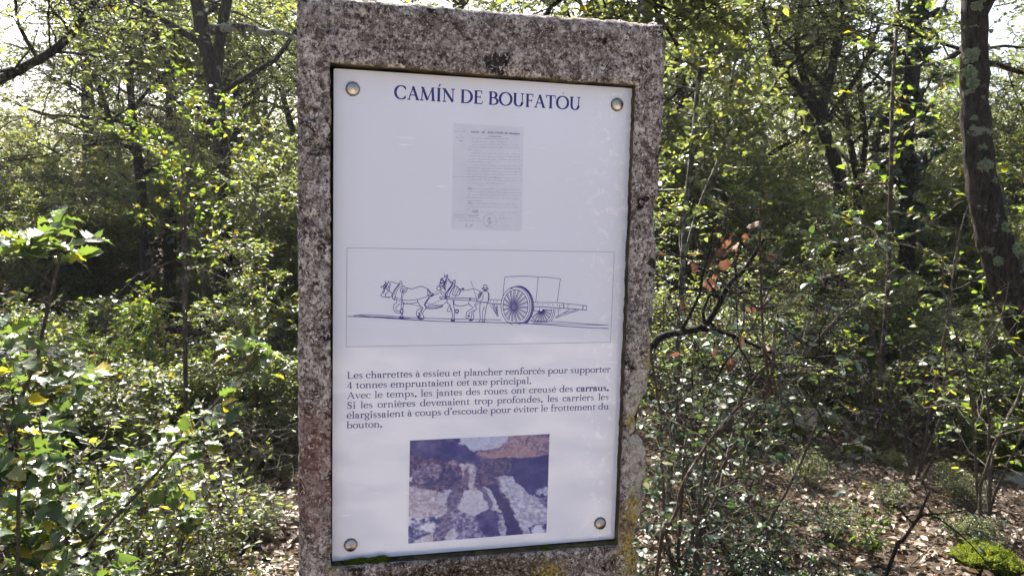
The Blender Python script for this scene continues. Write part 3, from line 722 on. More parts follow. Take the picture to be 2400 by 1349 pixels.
# leading horse
for p, w in (
  ([(190, 240), (215, 285), (270, 275), (330, 262), (400, 280), (470, 305)], 1.6), ([(190, 240), (200, 290), (150, 340), (105, 360), (150, 375)], 1.6),
  ([(270, 235), (250, 290)], 1.5), ([(215, 290), (170, 340), (165, 400), (140, 470), (115, 505), (120, 545), (160, 560), (200, 545), (195, 490)], 1.6), ([(230, 300), (190, 380), (180, 440), (150, 490)], 1.9),
  ([(170, 320), (210, 350), (190, 385), (160, 370)], 3.0), ([(250, 300), (215, 370), (235, 420), (260, 450), (200, 510)], 1.6), ([(290, 290), (240, 400)], 1.4), ([(310, 300), (260, 430)], 1.2), ([(270, 340), (290, 450), (330, 480)], 1.6),
  ([(200, 560), (260, 575), (320, 550), (330, 480)], 1.3), ([(190, 575), (240, 560), (300, 560)], 1.0),
  ([(470, 310), (500, 245), (525, 260), (535, 335)], 1.5), ([(480, 300), (385, 410), (340, 540), (350, 590), (380, 620), (395, 560)], 2.0), ([(510, 285), (410, 410), (370, 520)], 1.3), ([(520, 340), (450, 400), (410, 500), (395, 560)], 1.2),
  ([(535, 340), (575, 345), (600, 375), (670, 385), (690, 400), (760, 395), (840, 365), (930, 352), (1000, 375), (1060, 410), (1110, 470), (1160, 500), (1110, 520)], 1.6),
  ([(540, 350), (495, 440), (560, 465), (610, 465), (640, 390)], 1.7), ([(560, 370), (535, 450)], 1.4), ([(575, 400), (530, 500), (515, 620), (525, 680)], 1.6), ([(600, 400), (555, 520), (545, 640), (560, 690)], 1.3),
  ([(1040, 400), (1050, 470), (1040, 545)], 1.6), ([(1060, 420), (1100, 490), (1060, 540), (1140, 545), (1165, 495), (1090, 560)], 2.2),
  ([(380, 550), (470, 600), (600, 628), (760, 622), (900, 598), (1040, 548)], 1.4), ([(400, 600), (430, 665), (360, 735), (390, 860), (500, 885), (550, 870)], 1.6), ([(500, 700), (430, 740), (410, 800), (425, 840), (500, 840)], 1.5),
  ([(500, 830), (530, 800), (555, 840), (540, 880), (500, 870), (500, 830)], 2.2), ([(520, 690), (515, 760), (510, 830)], 1.5), ([(560, 700), (550, 800), (545, 940), (565, 970), (490, 985), (480, 970), (515, 940), (520, 890)], 1.7),
  ([(490, 975), (560, 975)], 3.0), ([(525, 690), (600, 700), (760, 690), (850, 665)], 1.6), ([(840, 620), (860, 680), (900, 740), (950, 790)], 1.7), ([(1070, 570), (990, 690), (985, 730), (1020, 770)], 2.0), ([(1100, 560), (1010, 690), (1000, 750)], 1.6),
  ([(920, 780), (830, 840), (825, 920), (860, 965), (890, 930)], 1.7), ([(960, 790), (900, 850), (880, 920)], 1.5), ([(860, 880), (885, 920), (850, 960)], 2.6), ([(1010, 800), (950, 870), (960, 940), (975, 985), (930, 1010), (870, 1000), (860, 980), (910, 940), (920, 850), (950, 800)], 1.6), ([(870, 990), (960, 990)], 2.8),
  ([(1000, 790), (1180, 790), (1330, 760)], 2.6), ([(1020, 760), (1320, 735)], 1.7), ([(1290, 735), (1345, 730), (1335, 765)], 2.2)):
    st(A_, p, w)
for p in ([(400, 600), (520, 660), (700, 705), (820, 735), (960, 775)], [(1000, 690), (1130, 705), (1280, 735)], [(1010, 750), (1150, 705), (1340, 600)], [(1340, 730), (1430, 660)], [(1120, 545), (1280, 480)], [(1210, 460), (1235, 445)]):
    q = smooth_path(A_(p), 10)
    for k in range(0, len(q) - 1, 3): ink.ribbon(q[k:k + 3], 1.5 * UNIT)
# shaft horse
for p, w in (
  ([(1380, 110), (1385, 160), (1340, 190), (1310, 195), (1360, 200)], 1.6), ([(1380, 110), (1420, 170), (1440, 110), (1445, 180), (1410, 200)], 1.8), ([(1345, 200), (1300, 260), (1290, 310), (1235, 370), (1235, 400), (1270, 430), (1310, 410), (1300, 370)], 1.7),
  ([(1300, 220), (1350, 230), (1380, 260), (1320, 285), (1300, 250)], 3.2), ([(1420, 190), (1400, 260), (1350, 330), (1290, 370)], 2.4), ([(1330, 290), (1280, 360)], 1.6), ([(1400, 260), (1360, 370), (1320, 400)], 1.4), ([(1420, 230), (1390, 340), (1410, 420)], 1.5), ([(1440, 180), (1420, 300), (1400, 380), (1400, 470)], 1.3),
  ([(1350, 340), (1390, 390), (1400, 430)], 2.0), ([(1370, 370), (1400, 410)], 2.6), ([(1455, 190), (1500, 240), (1530, 275)], 2.0), ([(1470, 200), (1450, 260)], 1.2), ([(1490, 230), (1480, 280)], 1.2), ([(1510, 250), (1505, 300)], 1.2),
  ([(1530, 280), (1590, 225), (1600, 250), (1590, 350)], 2.2), ([(1560, 270), (1500, 370), (1420, 480), (1400, 540)], 2.6), ([(1600, 330), (1530, 420), (1480, 540)], 2.2), ([(1580, 290), (1470, 440), (1440, 530)], 1.5), ([(1480, 395), (1500, 410)], 3.2),
  ([(1300, 420), (1340, 460), (1400, 510), (1450, 545), (1500, 570)], 1.5), ([(1290, 450), (1330, 510), (1390, 540)], 1.4), ([(1400, 540), (1440, 570), (1390, 600), (1420, 540)], 2.2),
  ([(1600, 350), (1640, 350), (1680, 400), (1750, 395), (1770, 400), (1720, 430), (1680, 410)], 1.8), ([(1590, 360), (1545, 510), (1590, 525), (1670, 525), (1700, 440)], 1.5), ([(1640, 360), (1590, 500)], 1.4), ([(1680, 400), (1600, 560)], 1.6), ([(1720, 420), (1680, 520)], 1.5), ([(1740, 400), (1770, 390), (1770, 415)], 3.0),
  ([(1760, 435), (1870, 415), (1970, 400), (2050, 420), (2120, 465), (2140, 490)], 1.4), ([(1290, 565), (1400, 565), (1600, 578), (1900, 588), (2020, 598)], 1.7), ([(1290, 595), (1420, 600), (1700, 622), (2050, 640)], 1.7), ([(1290, 565), (1290, 595)], 1.6), ([(1890, 580), (1920, 590), (1900, 630), (1885, 610), (1890, 580)], 1.8),
  ([(1440, 600), (1440, 670), (1490, 720), (1530, 830), (1545, 930), (1545, 990), (1515, 1040), (1590, 1040), (1580, 960), (1590, 860), (1570, 720), (1555, 620)], 1.7), ([(1580, 620), (1575, 690), (1610, 725), (1720, 745), (1860, 710), (1890, 710)], 1.7), ([(1520, 1030), (1590, 1030)], 3.0),
  ([(1490, 720), (1440, 830), (1455, 850), (1530, 850)], 1.5), ([(1500, 790), (1520, 810)], 3.2), ([(1580, 840), (1640, 820), (1665, 830), (1650, 880), (1620, 880), (1610, 850)], 2.8), ([(1870, 660), (1880, 700), (1950, 770), (1930, 800), (1840, 860), (1820, 940), (1825, 985), (1880, 970), (1885, 930), (1850, 940)], 1.6),
  ([(2070, 640), (1990, 720), (2030, 790), (1990, 830), (1900, 870), (1870, 920)], 1.6), ([(2100, 660), (2010, 740)], 1.3), ([(1850, 940), (1885, 950)], 2.6), ([(1995, 830), (1960, 900), (1975, 950), (1950, 1030), (1890, 1035), (1890, 1010), (1920, 990), (1940, 870)], 1.6), ([(1890, 1020), (1955, 1025)], 2.8)):
    st(A_, p, w)
# carter and whip
for p, w in (
  ([(1915, 235), (1970, 400), (2030, 590)], 1.0), ([(2130, 390), (2170, 380), (2175, 330), (2200, 318), (2235, 340), (2245, 385), (2270, 395), (2230, 412), (2170, 408), (2130, 390)], 1.8), ([(2175, 380), (2240, 385)], 1.4), ([(2170, 410), (2180, 440), (2230, 440), (2240, 410)], 1.5), ([(2180, 425), (2225, 425)], 3.4),
  ([(2170, 450), (2140, 480), (2100, 570), (2060, 600)], 1.6), ([(2240, 440), (2275, 500), (2280, 580), (2255, 680)], 2.0), ([(2265, 480), (2262, 620)], 1.2), ([(2160, 500), (2155, 600), (2110, 640), (2050, 640), (2030, 600), (2070, 590)], 1.6), ([(2100, 670), (2180, 668), (2255, 675)], 2.4), ([(2110, 440), (2060, 530), (2075, 580)], 1.5), ([(2130, 470), (2085, 560)], 1.8), ([(2110, 480), (2060, 570)], 1.5),
  ([(2105, 670), (2095, 820), (2105, 1020)], 1.8), ([(2250, 680), (2220, 800), (2200, 930), (2195, 1020)], 1.7), ([(2185, 750), (2150, 860), (2150, 1020)], 1.4), ([(2175, 760), (2180, 820)], 1.0), ([(2105, 1020), (2075, 1065), (2140, 1060), (2150, 1020), (2195, 1020), (2190, 1055), (2160, 1055)], 1.8)):
    st(A_, p, w)
# cart body, load, shafts
for p, w in (
  ([(705, 550), (720, 380), (745, 170), (765, 148), (900, 140), (1100, 135), (1280, 140), (1370, 150), (1550, 155), (1700, 175), (1785, 188), (1780, 230), (1745, 480), (1725, 620)], 1.3), ([(1370, 152), (1350, 400), (1325, 610)], 1.2),
  ([(450, 572), (560, 572), (690, 580)], 1.4), ([(430, 640), (560, 652), (670, 660)], 2.0), ([(1280, 620), (1500, 628), (1700, 630), (1920, 650), (2210, 682), (2280, 690)], 1.4), ([(1275, 705), (1500, 712), (1850, 738), (2000, 745), (2200, 765), (2280, 772)], 1.8), ([(2215, 685), (2205, 765)], 1.8), ([(2240, 690), (2285, 700), (2275, 765), (2235, 770)], 1.6), ([(1850, 650), (1850, 738)], 2.2), ([(1930, 655), (1925, 740)], 1.4),
  ([(510, 660), (600, 880)], 1.8), ([(540, 660), (625, 880), (605, 890), (580, 830)], 1.8), ([(590, 680), (595, 840)], 1.5), ([(610, 680), (605, 830)], 1.3), ([(460, 660), (520, 750), (570, 830)], 1.0),
  ([(1745, 740), (1745, 880)], 1.4), ([(1690, 900), (1780, 860), (1960, 760)], 1.6), ([(1690, 900), (1705, 918), (1800, 880), (2130, 770)], 1.6), ([(1850, 830), (2080, 765)], 1.4), ([(1775, 690), (1780, 800)], 1.1), ([(1280, 780), (1390, 785)], 1.5), ([(1290, 720), (1290, 780)], 1.2), ([(1395, 720), (1395, 780)], 1.2)):
    st(B_, p, w, curve=len(p) > 4)
for a, b, rr in ((475, 600, 9), (540, 603, 9), (600, 606, 9), (1362, 657, 9), (1452, 667, 9), (1560, 668, 9), (1645, 670, 9), (1730, 678, 9), (1772, 682, 12), (1815, 680, 12)):
    st(B_, arc(a, b, rr * .6, rr * .6, 0, 360, 10), 1.3, False)
def wheel(cx, cy, rx, ry, a0, a1, hub, n, lo, hi, w):
    for k, ww in ((1.0, 1.5), (0.985, 1.2)): st(B_, arc(cx, cy, rx * k, ry * k, a0, a1, 40), ww, False)
wc = (945, 700)
for dx, k, ww in ((0, 1.0, 1.6), (0, 1.17, 1.5), (28, 1.19, 1.8), (45, 1.20, 2.6), (58, 1.22, 1.5)):
    a0, a1 = (0, 360) if dx == 0 else (-62, 118)
    q = arc(wc[0] + dx, wc[1] - 8, 232 * k, 305 * k, -a1 if dx else a0, -a0 if dx else a1, 60)
    q = np.array([p for p in q if p[1] < 1018]); st(B_, q, ww, False) if dx else [st(B_, seg, ww, False) for seg in [arc(wc[0], wc[1] - 8, 232 * k, 305 * k, 118 - 18 * (k > 1.1), 422 + 18 * (k > 1.1), 70)]]
for k in range(18):
    t = 2 * math.pi * k / 18 + 0.12
    e = np.array([wc[0] + 228 * math.cos(t), wc[1] - 8 + 300 * math.sin(t)]); h = np.array([910 + 50 * math.cos(t), 710 + 55 * math.sin(t)])
    nr = np.array([-(e - h)[1], (e - h)[0]]); nr = nr / np.linalg.norm(nr) * 13
    if e[1] > 1010: e = h + (e - h) * (1008 - h[1]) / (e - h)[1]
    st(B_, [tuple(h + nr * .6), tuple(e + nr)], 1.25, False); st(B_, [tuple(h - nr * .6), tuple(e - nr)], 1.9, False)
for rr, ww in ((50, 1.8), (32, 1.4), (14, 1.8)): st(B_, arc(910, 710, rr * .85, rr, 0, 360, 24), ww, False)
for k, ww in ((1.0, 1.4), (1.16, 1.5), (1.3, 1.5)):
    q = arc(1420, 745, 205 * k, 258 * k, 0, 180, 50); q = np.array([p for p in q if p[1] < 992 and p[0] > 1235]); st(B_, q, ww, False)
for k in range(11):
    t = math.pi * (k + .5) / 11
    e = np.array([1420 + 205 * math.cos(t), 745 + 255 * math.sin(t)]); h = np.array([1425, 755.]); nr = np.array([-(e - h)[1], (e - h)[0]]); nr = nr / np.linalg.norm(nr) * 11
    if e[0] < 1250: continue
    st(B_, [tuple(h + (e - h) * .15 + nr * .4), tuple(e + nr)], 1.2, False); st(B_, [tuple(h + (e - h) * .15 - nr * .4), tuple(e - nr)], 1.5, False)
for p, w in (([(120, 603), (190, 605), (400, 615), (700, 635), (1000, 648), (1390, 655), (1700, 668), (2000, 690), (2280, 703)], 1.7), ([(170, 597), (250, 590), (420, 596), (620, 612), (900, 622), (1390, 632)], 1.5), ([(200, 592), (330, 606), (560, 618), (720, 612)], 1.2),
             ([(180, 602), (450, 610), (640, 628), (900, 645)], 1.2), ([(1620, 640), (1900, 650), (2100, 665), (2280, 677)], 1.4), ([(1650, 660), (1900, 668), (2050, 672), (2250, 676)], 1.3), ([(1850, 680), (2100, 697), (2270, 700)], 1.2), ([(1180, 650), (1400, 655), (1620, 655)], 1.8)):
    st(ZC, p, w)
ink.build('cart_drawing', MAT['ink_line'], panel)
ink = Ink(-0.0002)
fr = ZC([(118, 37), (2328, 72), (2297, 817), (110, 855)])
for a, b in zip(fr, np.roll(fr, -1, 0)): ink.ribbon(np.array([a, b]), 0.9 * UNIT)
ink.build('drawing_frame', MAT['ink_hair'], panel)

# ------------------------------------------------------------------ old handwritten deed, printed grey
s = N('grey_paper_print'); c = s.coord(); n = s.noise(c, 16, 5, 0.65)
s.l(s.mix(s.gate(n, 0.40, 0.66), (0.61, 0.615, 0.715), (0.66, 0.665, 0.765)), s.b.inputs['Base Color']); s.set(Roughness=0.14); MAT['paper'] = s.m
dq = [on_panel(a, b) for a, b in [(1063, 289), (1227, 298), (1223, 541), (1058, 537)]]
doc = plate('document_print', np.array(dq), -0.00012, -0.00002, 0.00002, MAT['paper'], panel)
ink = Ink(-0.0002); ZE = mapper(1040, 270, 210 / 977); hr = np.random.default_rng(5)
def scribble(x0, y0, x1, y1, h, w, wave=9.0):
    L = x1 - x0; k = int(L / 3.2); t = np.linspace(0, 1, k); ph = np.cumsum(hr.uniform(0.5, 1.5, k)) * 3.2 / wave * 6.283 * 0.55
    amp = h * (0.35 + 0.65 * (hr.random(k) ** 2)); asc = np.where(hr.random(k) < 0.09, h * 1.2, 0)
    pts = np.stack([x0 + L * t + np.cos(ph) * h * .3, y0 + (y1 - y0) * t - np.abs(np.sin(ph)) * amp - asc], 1)
    k0 = 0
    while k0 < k - 3:
        k1 = min(k, k0 + hr.integers(5, 20)); ink.ribbon(ZE(pts[k0:k1]), w * UNIT); k0 = k1 + hr.integers(1, 3)
# the heading can be read
ITAL = 0.30
for tx, xa, ya, xb, yb, sz in (('Mairie de Saint', 292, 192, 545, 200, 20), ('Geniés', 560, 201, 650, 204, 20), ('des', 664, 205, 694, 206, 18), ('Mourgues', 706, 208, 828, 213, 20)):
    a, b = ZE([(xa, ya), (xb, yb)]); hsz = abs(ZE([(xa, ya)])[0][1] - ZE([(xa, ya - sz)])[0][1])
    if 'G' not in G: G['G'] = (1.5, G['C'][1] + [Vs_(1.2, .1, .7), H_(1.0, 1.4, .7)])
    set_text(ink, tx, a[0], b[0], a[1], hsz * 0.8, 1.35, slope=(b[1] - a[1]) / (b[0] - a[0]), italic=ITAL)
for xa, ya in ((550, 195), (655, 200), (698, 202)): ink.ribbon(ZE([(xa, ya), (xa + 10, ya)]), 0.8 * UNIT)
ink.ribbon(ZE([(488, 230), (628, 235)]), 1.1 * UNIT); ink.ribbon(ZE([(167, 280), (208, 281)]), 0.8 * UNIT)
ink.build('deed_heading', flat('faded_heading_ink', (0.11, 0.10, 0.22)), doc)
ink = Ink(-0.0002)
scribble(110, 182, 245, 186, 9, .5); scribble(172, 216, 190, 216, 8, .5); scribble(130, 247, 222, 249, 12, .5)
for xa, xb, y in ((305, 718, 256), (305, 690, 292), (305, 820, 322), (270, 828, 352), (268, 400, 384), (300, 838, 418), (265, 830, 450), (265, 850, 482), (262, 515, 514), (295, 842, 548), (262, 862, 580), (258, 848, 612), (258, 852, 644), (258, 610, 676),
                  (290, 858, 708), (258, 672, 742), (370, 440, 772), (262, 818, 806), (258, 842, 838), (255, 842, 870), (252, 812, 902), (252, 420, 934), (262, 790, 966), (255, 812, 998), (252, 340, 1028), (398, 795, 1060), (590, 655, 1096), (600, 750, 1128), (110, 390, 1088), (105, 392, 1118), (160, 412, 1150)):
    scribble(xa, y, xb, y + (xb - xa) * 0.022, 9, .52)
for p in ([(262, 810), (285, 780), (300, 808), (275, 802)], [(262, 965), (285, 938), (300, 965), (275, 958)], [(235, 1215), (250, 1185), (245, 1220), (280, 1215), (300, 1195), (312, 1188), (295, 1225)], [(300, 1060), (340, 1035), (370, 1035), (330, 1065), (380, 1050)], [(260, 1085), (310, 1100), (360, 1090), (378, 1060)], [(310, 1045), (350, 1055), (375, 1030)]):
    ink.ribbon(smooth_path(ZE(p), 4), .9 * UNIT)
for rr in (75, 66): ink.ribbon(ZE(arc(502, 1148, rr, rr, 0, 360, 36)), .35 * UNIT)
for k in range(16):
    p = np.array([502, 1150.]) + hr.normal(0, 22, 2); ink.ribbon(ZE([tuple(p), tuple(p + hr.normal(0, 20, 2))]), .8 * UNIT)
ink.ribbon(ZE([(95, 668), (400, 676), (868, 692)]), .45 * UNIT)
ink.build('handwriting', MAT['ink_hand'], doc)

# ------------------------------------------------------------------ printed photograph of a rutted rock track
NU, NV = 232, 172
U, Vv = np.meshgrid(np.linspace(0, 1, NU), np.linspace(0, 1, NV))
wu = U + (fbm2(U * 9 + 3, Vv * 9 + 3, 51, 5, 1.0, 0.62) - 0.5) * 0.075; wv = Vv + (fbm2(U * 9 + 23, Vv * 9 + 3, 52, 5, 1.0, 0.62) - 0.5) * 0.075
W2 = np.stack([wu.ravel(), wv.ravel()], 1)
nf = fbm2(U * 46, Vv * 46, 53, 4, 1.0, 0.7); nm = fbm2(U * 14 + 7, Vv * 14 + 7, 54, 4, 1.0, 0.6); nf2 = fbm2(U * 70 + 5, Vv * 52 + 5, 55, 2, 1.0)
img = np.zeros((NV, NU, 3)); JIT = [np.array([math.cos(q), math.sin(q)]) * .004 * (1 + q % 2) for q in range(6)]
def C(a, b, t): return np.array(a)[None, None] * (1 - t[..., None]) + np.array(b)[None, None] * t[..., None]
def put(poly, ca, cb, t, soft=1.0):
    m = sum(inside(np.array(poly, float), W2 + jj).reshape(NV, NU).astype(float) for jj in JIT) / len(JIT)
    m = np.clip(m + (nf2 - .5) * 1.2 * (m > 0) * (m < 1), 0, 1)[..., None]; img[:] = img * (1 - m) + C(ca, cb, t) * m
cf = np.clip((nf - .3) * 2.4, 0, 1); cm = np.clip((nm - .25) * 2, 0, 1); cs = np.clip((nf2 * .4 + nm * .6 - .2) * 1.5, 0, 1)
img[:] = C((48, 46, 98), (128, 104, 128), cf)
put([(-.1, -.1), (.5, -.1), (.5, .24), (-.1, .24)], (42, 48, 108), (92, 84, 130), cm)
put([(-.1, .12), (.2, .2), (.42, .26), (.42, .34), (-.1, .30)], (56, 50, 96), (126, 100, 124), cf)
put([(.325, -.1), (.345, .04), (.37, .075), (.40, .085), (.43, .125), (.455, .165), (.50, .145), (.60, .12), (.68, .085), (.715, .02), (.75, -.1)], (168, 166, 186), (180, 176, 192), cm)
put([(.28, -.1), (.36, -.1), (.365, .02), (.33, .05)], (46, 50, 108), (80, 76, 128), cf)
put([(.455, .165), (.60, .125), (.69, .09), (.73, -.1), (1.1, -.1), (1.1, .24), (.8, .22), (.6, .215)], (100, 84, 112), (168, 140, 148), cf)
put([(.5, .17), (.8, .10), (.9, .15), (.88, .20), (.6, .205)], (136, 108, 122), (178, 146, 146), cs)
put([(.9, -.1), (1.1, -.1), (1.1, .05), (.94, .03)], (54, 54, 110), (100, 90, 130), cf)
put([(.46, .20), (.6, .215), (1.1, .22), (1.1, .64), (.96, .66), (.80, .54), (.74, .43), (.60, .42), (.50, .34)], (34, 42, 104), (62, 62, 120), cm)
put([(.50, .20), (.72, .22), (.70, .38), (.60, .42), (.50, .36)], (50, 50, 98), (104, 92, 124), cf)
put([(-.1, .30), (.32, .30), (.36, .46), (.28, .48), (-.1, .40)], (40, 40, 96), (104, 92, 124), cf)
for a, b, ra, rb in ((.155, .30, .075, .07), (.06, .32, .05, .05), (.19, .36, .03, .03), (.08, .40, .03, .03), (.31, .235, .03, .03)):
    put(arc(a, b, ra, rb, 0, 360, 16), (84, 74, 112), (160, 142, 156), cf)
put([(-.1, .385), (.02, .36), (.04, .41), (-.1, .42)], (190, 180, 190), (214, 206, 212), cf)
put([(.35, .24), (.46, .25), (.48, .30), (.46, .40), (.475, .51), (.43, .50), (.41, .40), (.385, .41), (.36, .38)], (132, 122, 146), (192, 180, 190), cf)
put([(.385, .30), (.42, .30), (.415, .48), (.38, .46)], (80, 68, 104), (120, 102, 126), cf)
put([(-.1, .46), (.12, .47), (.2, .52), (.29, .50), (.30, .66), (.33, .80), (.26, .82), (.1, .82), (-.1, .78)], (146, 130, 146), (204, 190, 196), cf)
put([(.20, .52), (.30, .49), (.29, .66), (.22, .62)], (160, 152, 168), (190, 182, 194), cf)
put([(-.1, .74), (.10, .76), (.26, .74), (.23, 1.1), (-.1, 1.1)], (58, 60, 116), (206, 196, 202), np.clip((nm - .38) * 5, 0, 1))
put([(.06, .96), (.18, .9), (.2, 1.1), (.04, 1.1)], (160, 148, 160), (216, 204, 206), cs)
put([(.295, .49), (.375, .50), (.355, .60), (.345, .70), (.28, .73), (.275, .64)], (70, 66, 110), (126, 114, 142), cf)
put([(.24, .76), (.30, .72), (.30, .84), (.265, .96), (.26, 1.1), (.16, 1.1)], (72, 66, 108), (134, 120, 144), cf)
put([(.30, .72), (.45, .72), (.62, .78), (.74, 1.1), (.30, 1.1), (.29, .85)], (72, 68, 116), (172, 158, 180), cf)
put([(.265, 1.1), (.285, .90), (.335, .87), (.36, 1.1)], (156, 148, 164), (206, 200, 206), cf)
put([(.48, .74), (.62, .73), (.70, .95), (.60, 1.0), (.50, .92)], (36, 42, 104), (84, 80, 130), cm)
put([(.385, .52), (.47, .51), (.50, .52), (.53, .63), (.565, .72), (.47, .77), (.38, .73), (.34, .68)], (168, 160, 174), (192, 184, 196), cf)
put([(.515, .49), (.55, .49), (.60, .60), (.645, .74), (.64, .78), (.58, .72), (.55, .62)], (160, 152, 168), (196, 188, 198), cf)
put([(.505, .50), (.53, .50), (.575, .64), (.585, .73), (.555, .70)], (72, 72, 118), (116, 108, 142), cf)
put([(.62, .78), (.655, .78), (.72, .95), (.73, 1.1), (.69, 1.1)], (120, 114, 144), (180, 172, 188), cf)
put([(.60, .40), (.74, .42), (.82, .54), (.96, .65), (1.1, .72), (1.1, .90), (.90, .90), (.86, 1.1), (.80, .93), (.72, .68)], (136, 130, 156), (200, 192, 202), cf)
put([(.535, .47), (.625, .49), (.675, .62), (.735, .76), (.80, .92), (.84, 1.1), (.73, 1.1), (.69, .90), (.65, .77), (.60, .60)], (34, 38, 96), (54, 54, 110), cf)
put([(.94, .64), (1.1, .60), (1.1, .80), (.97, .76)], (54, 56, 112), (120, 112, 146), cf)
put([(.87, .93), (.98, .90), (1.1, .84), (1.1, 1.1), (.9, 1.1)], (48, 52, 110), (196, 190, 202), np.clip((nm - .42) * 5, 0, 1))
for a, b in ((.97, .57), (.935, .585), (.985, .60)): put(arc(a, b, .017, .03, 0, 360, 12), (130, 128, 160), (184, 180, 196), cf)
img *= (0.92 + 0.16 * nf2)[..., None]
lin = np.where(img / 255 <= 0.04045, img / 255 / 12.92, ((img / 255 + 0.055) / 1.055) ** 2.4)
lin = np.clip((lin - 0.016) * [0.98, 1.07, 1.26], 0.004, 1)
s = N('photograph_print'); a = s.n('Attribute'); a.attribute_name = 'print_colour'; s.l(a.outputs['Color'], s.b.inputs['Base Color']); s.set(Roughness=0.14, Specular_IOR_Level=0.35)
pq = [on_panel(a, b) for a, b in [(960, 1030.5), (1289, 1015), (1281.5, 1247), (955.5, 1273.5)]]
pw = (1 - U)[..., None] * ((1 - Vv)[..., None] * pq[0] + Vv[..., None] * pq[3]) + U[..., None] * ((1 - Vv)[..., None] * pq[1] + Vv[..., None] * pq[2])
ii = np.arange(NV - 1)[:, None] * NU + np.arange(NU - 1)[None]
pv = np.stack([pw[..., 0], np.full(U.shape, -0.0002), pw[..., 1]], -1).reshape(-1, 3)
ph = mesh_from('photograph_print', pv, [np.stack([ii, ii + NU, ii + NU + 1, ii + 1], -1).reshape(-1, 4)], s.m, panel)
ca = ph.data.color_attributes.new('print_colour', 'FLOAT_COLOR', 'POINT')
ca.data.foreach_set('color', np.concatenate([lin.reshape(-1, 3), np.ones((NU * NV, 1))], 1).astype(np.float32).ravel())
ink = Ink(-0.00021)
for a, b in zip(pq, pq[1:] + pq[:1]): ink.ribbon(np.array([a, b]), 2.0 * UNIT)
ink.build('print_border', flat('white_border_print', (0.72, 0.70, 0.80)), ph)
# ------------------------------------------------------------------ the wood
def px_path(pts, d, base_px=None, n=6):
    """a stem through photo points (px, py[, d]); runs on down to the ground when base_px is given"""
    p = [P(q[0], q[1], q[2] if len(q) > 2 else d) for q in pts]
    if base_px is not None: p.append(gpt(base_px, pts[-1][2] if len(pts[-1]) > 2 else d) - UP * 0.05)
    return smooth_path(p[::-1], n)                 # root first
def dup(root, loc, rz, sc, label=None):
    r_ = root.copy(); COL.objects.link(r_); r_.location = Vector(loc); r_.rotation_euler = (0, 0, rz); r_.scale = (sc, sc, sc)
    if label: r_['label'] = label
    if label and 'seedling' in label: r_['group'] = 'seedlings in the leaf litter'
    for ch in list(root.children):
        c_ = ch.copy(); COL.objects.link(c_); c_.parent = r_
    return r_
TP = ('trunk', 'crown')
R = lambda s_: np.random.default_rng(s_)

# --- far and middle trees: three built, the rest copied
def wood_tree(seed, base, h, lean, label, group, bark='bark', leaf='leaf_oak', dens=1.0, size=0.062, clump=0.45):
    r_ = R(seed); base = np.asarray(base)
    tr = wander(r_, base - UP * 0.1, np.array([lean, 0, 1.0]), h * 0.62, 7, 0.10)
    i = 3; f1 = wander(r_, tr[i], np.array([r_.normal(0, .5), r_.normal(0, .5), 1.0]), h * 0.55, 6, 0.12)
    rr = h * 0.014
    return plant('holm_oak', label, 'tree', base, [(tr, rr, rr * .45, .42), (f1, rr * .6, rr * .3, .2)],
                 [(8, h * .34, .75, .22, .2), (6, h * .15, .7, .05, .25)], (int(12 * dens), h * .055, 14), OVAL, size * .85, leaf, bark, r_, group, 0.6, 7, TP, 0.004, 1.0, 0.97, clump=clump)
far_lab = 'slender dark holm oak far back in the wood, one of many alike'
far_grp = 'far holm oaks at the back of the wood'
protos = [wood_tree(11, gpt(1850, 15), 6.6, .08, far_lab, far_grp), wood_tree(12, gpt(650, 16), 7.2, -.1, far_lab, far_grp), wood_tree(13, gpt(2250, 18), 6.0, .15, far_lab, far_grp)]
rf = R(99)
for px, d, sc in ((-150, 17, 1.0), (480, 15, 1.0), (1050, 14, 1.0), (1250, 20, 1.1), (1480, 14, .95), (1640, 24, 1.1), (1760, 28, 1.1), (2010, 19, 1.05), (2130, 26, 1.2), (2420, 14, 1.1), (2560, 20, 1.2),
                  (-350, 24, 1.2), (20, 24, 1.0), (140, 30, .9), (330, 26, 0.9), (230, 40, 1.1), (700, 26, 1.2), (900, 30, 1.3), (1500, 34, 1.3), (1950, 36, 1.35), (2300, 32, 1.3), (2650, 30, 1.3), (-700, 20, 1.1), (2900, 22, 1.1), (420, 38, 1.2)):
    dup(protos[rf.integers(3)], gpt(px, d), rf.random() * 6.28, sc * rf.uniform(.9, 1.1))
for px, d, sc in ((-150, 11, .8), (330, 12, .8), (560, 11.5, .85), (690, 10, .8), (1500, 10, .8), (1620, 12, .85), (2040, 12, .85), (2300, 10.5, .8), (2440, 12, .9), (2600, 10.5, .85)):
    dup(protos[rf.integers(3)], gpt(px, d), rf.random() * 6.28, sc)

tall_lab = 'tall bare-stemmed oak whose crown spreads above the picture, one of many alike'; tall_grp = 'tall bare-stemmed oaks of the wood'
def tall_tree(seed, base, h):
    r_ = R(seed); tr = wander(r_, base - UP * .1, np.array([r_.normal(0, .1), r_.normal(0, .1), 1.0]), h * .7, 8, .09); f1 = wander(r_, tr[5], np.array([r_.normal(0, .6), r_.normal(0, .6), 1.0]), h * .45, 6, .12)
    return plant('holm_oak', tall_lab, 'tree', base, [(tr, h * .0115, h * .006, .70), (f1, h * .007, h * .004, .3)], [(9, h * .24, .8, .15, .2), (6, h * .12, .75, .05, .25)], (8, h * .05, 13), OVAL, .075, 'leaf_oak', 'bark', r_, tall_grp, .6, 8, TP, .004, clump=.45)
tl = [tall_tree(15, gpt(270, 14), 9.0), tall_tree(16, gpt(1650, 10.5), 8.6)]
for px, d, k in ((655, 14, 0), (1860, 13.5, 0), (2440, 14, 0), (1000, 12, 0)):
    dup(tl[k], gpt(px, d), rf.random() * 6.28, rf.uniform(.9, 1.15))

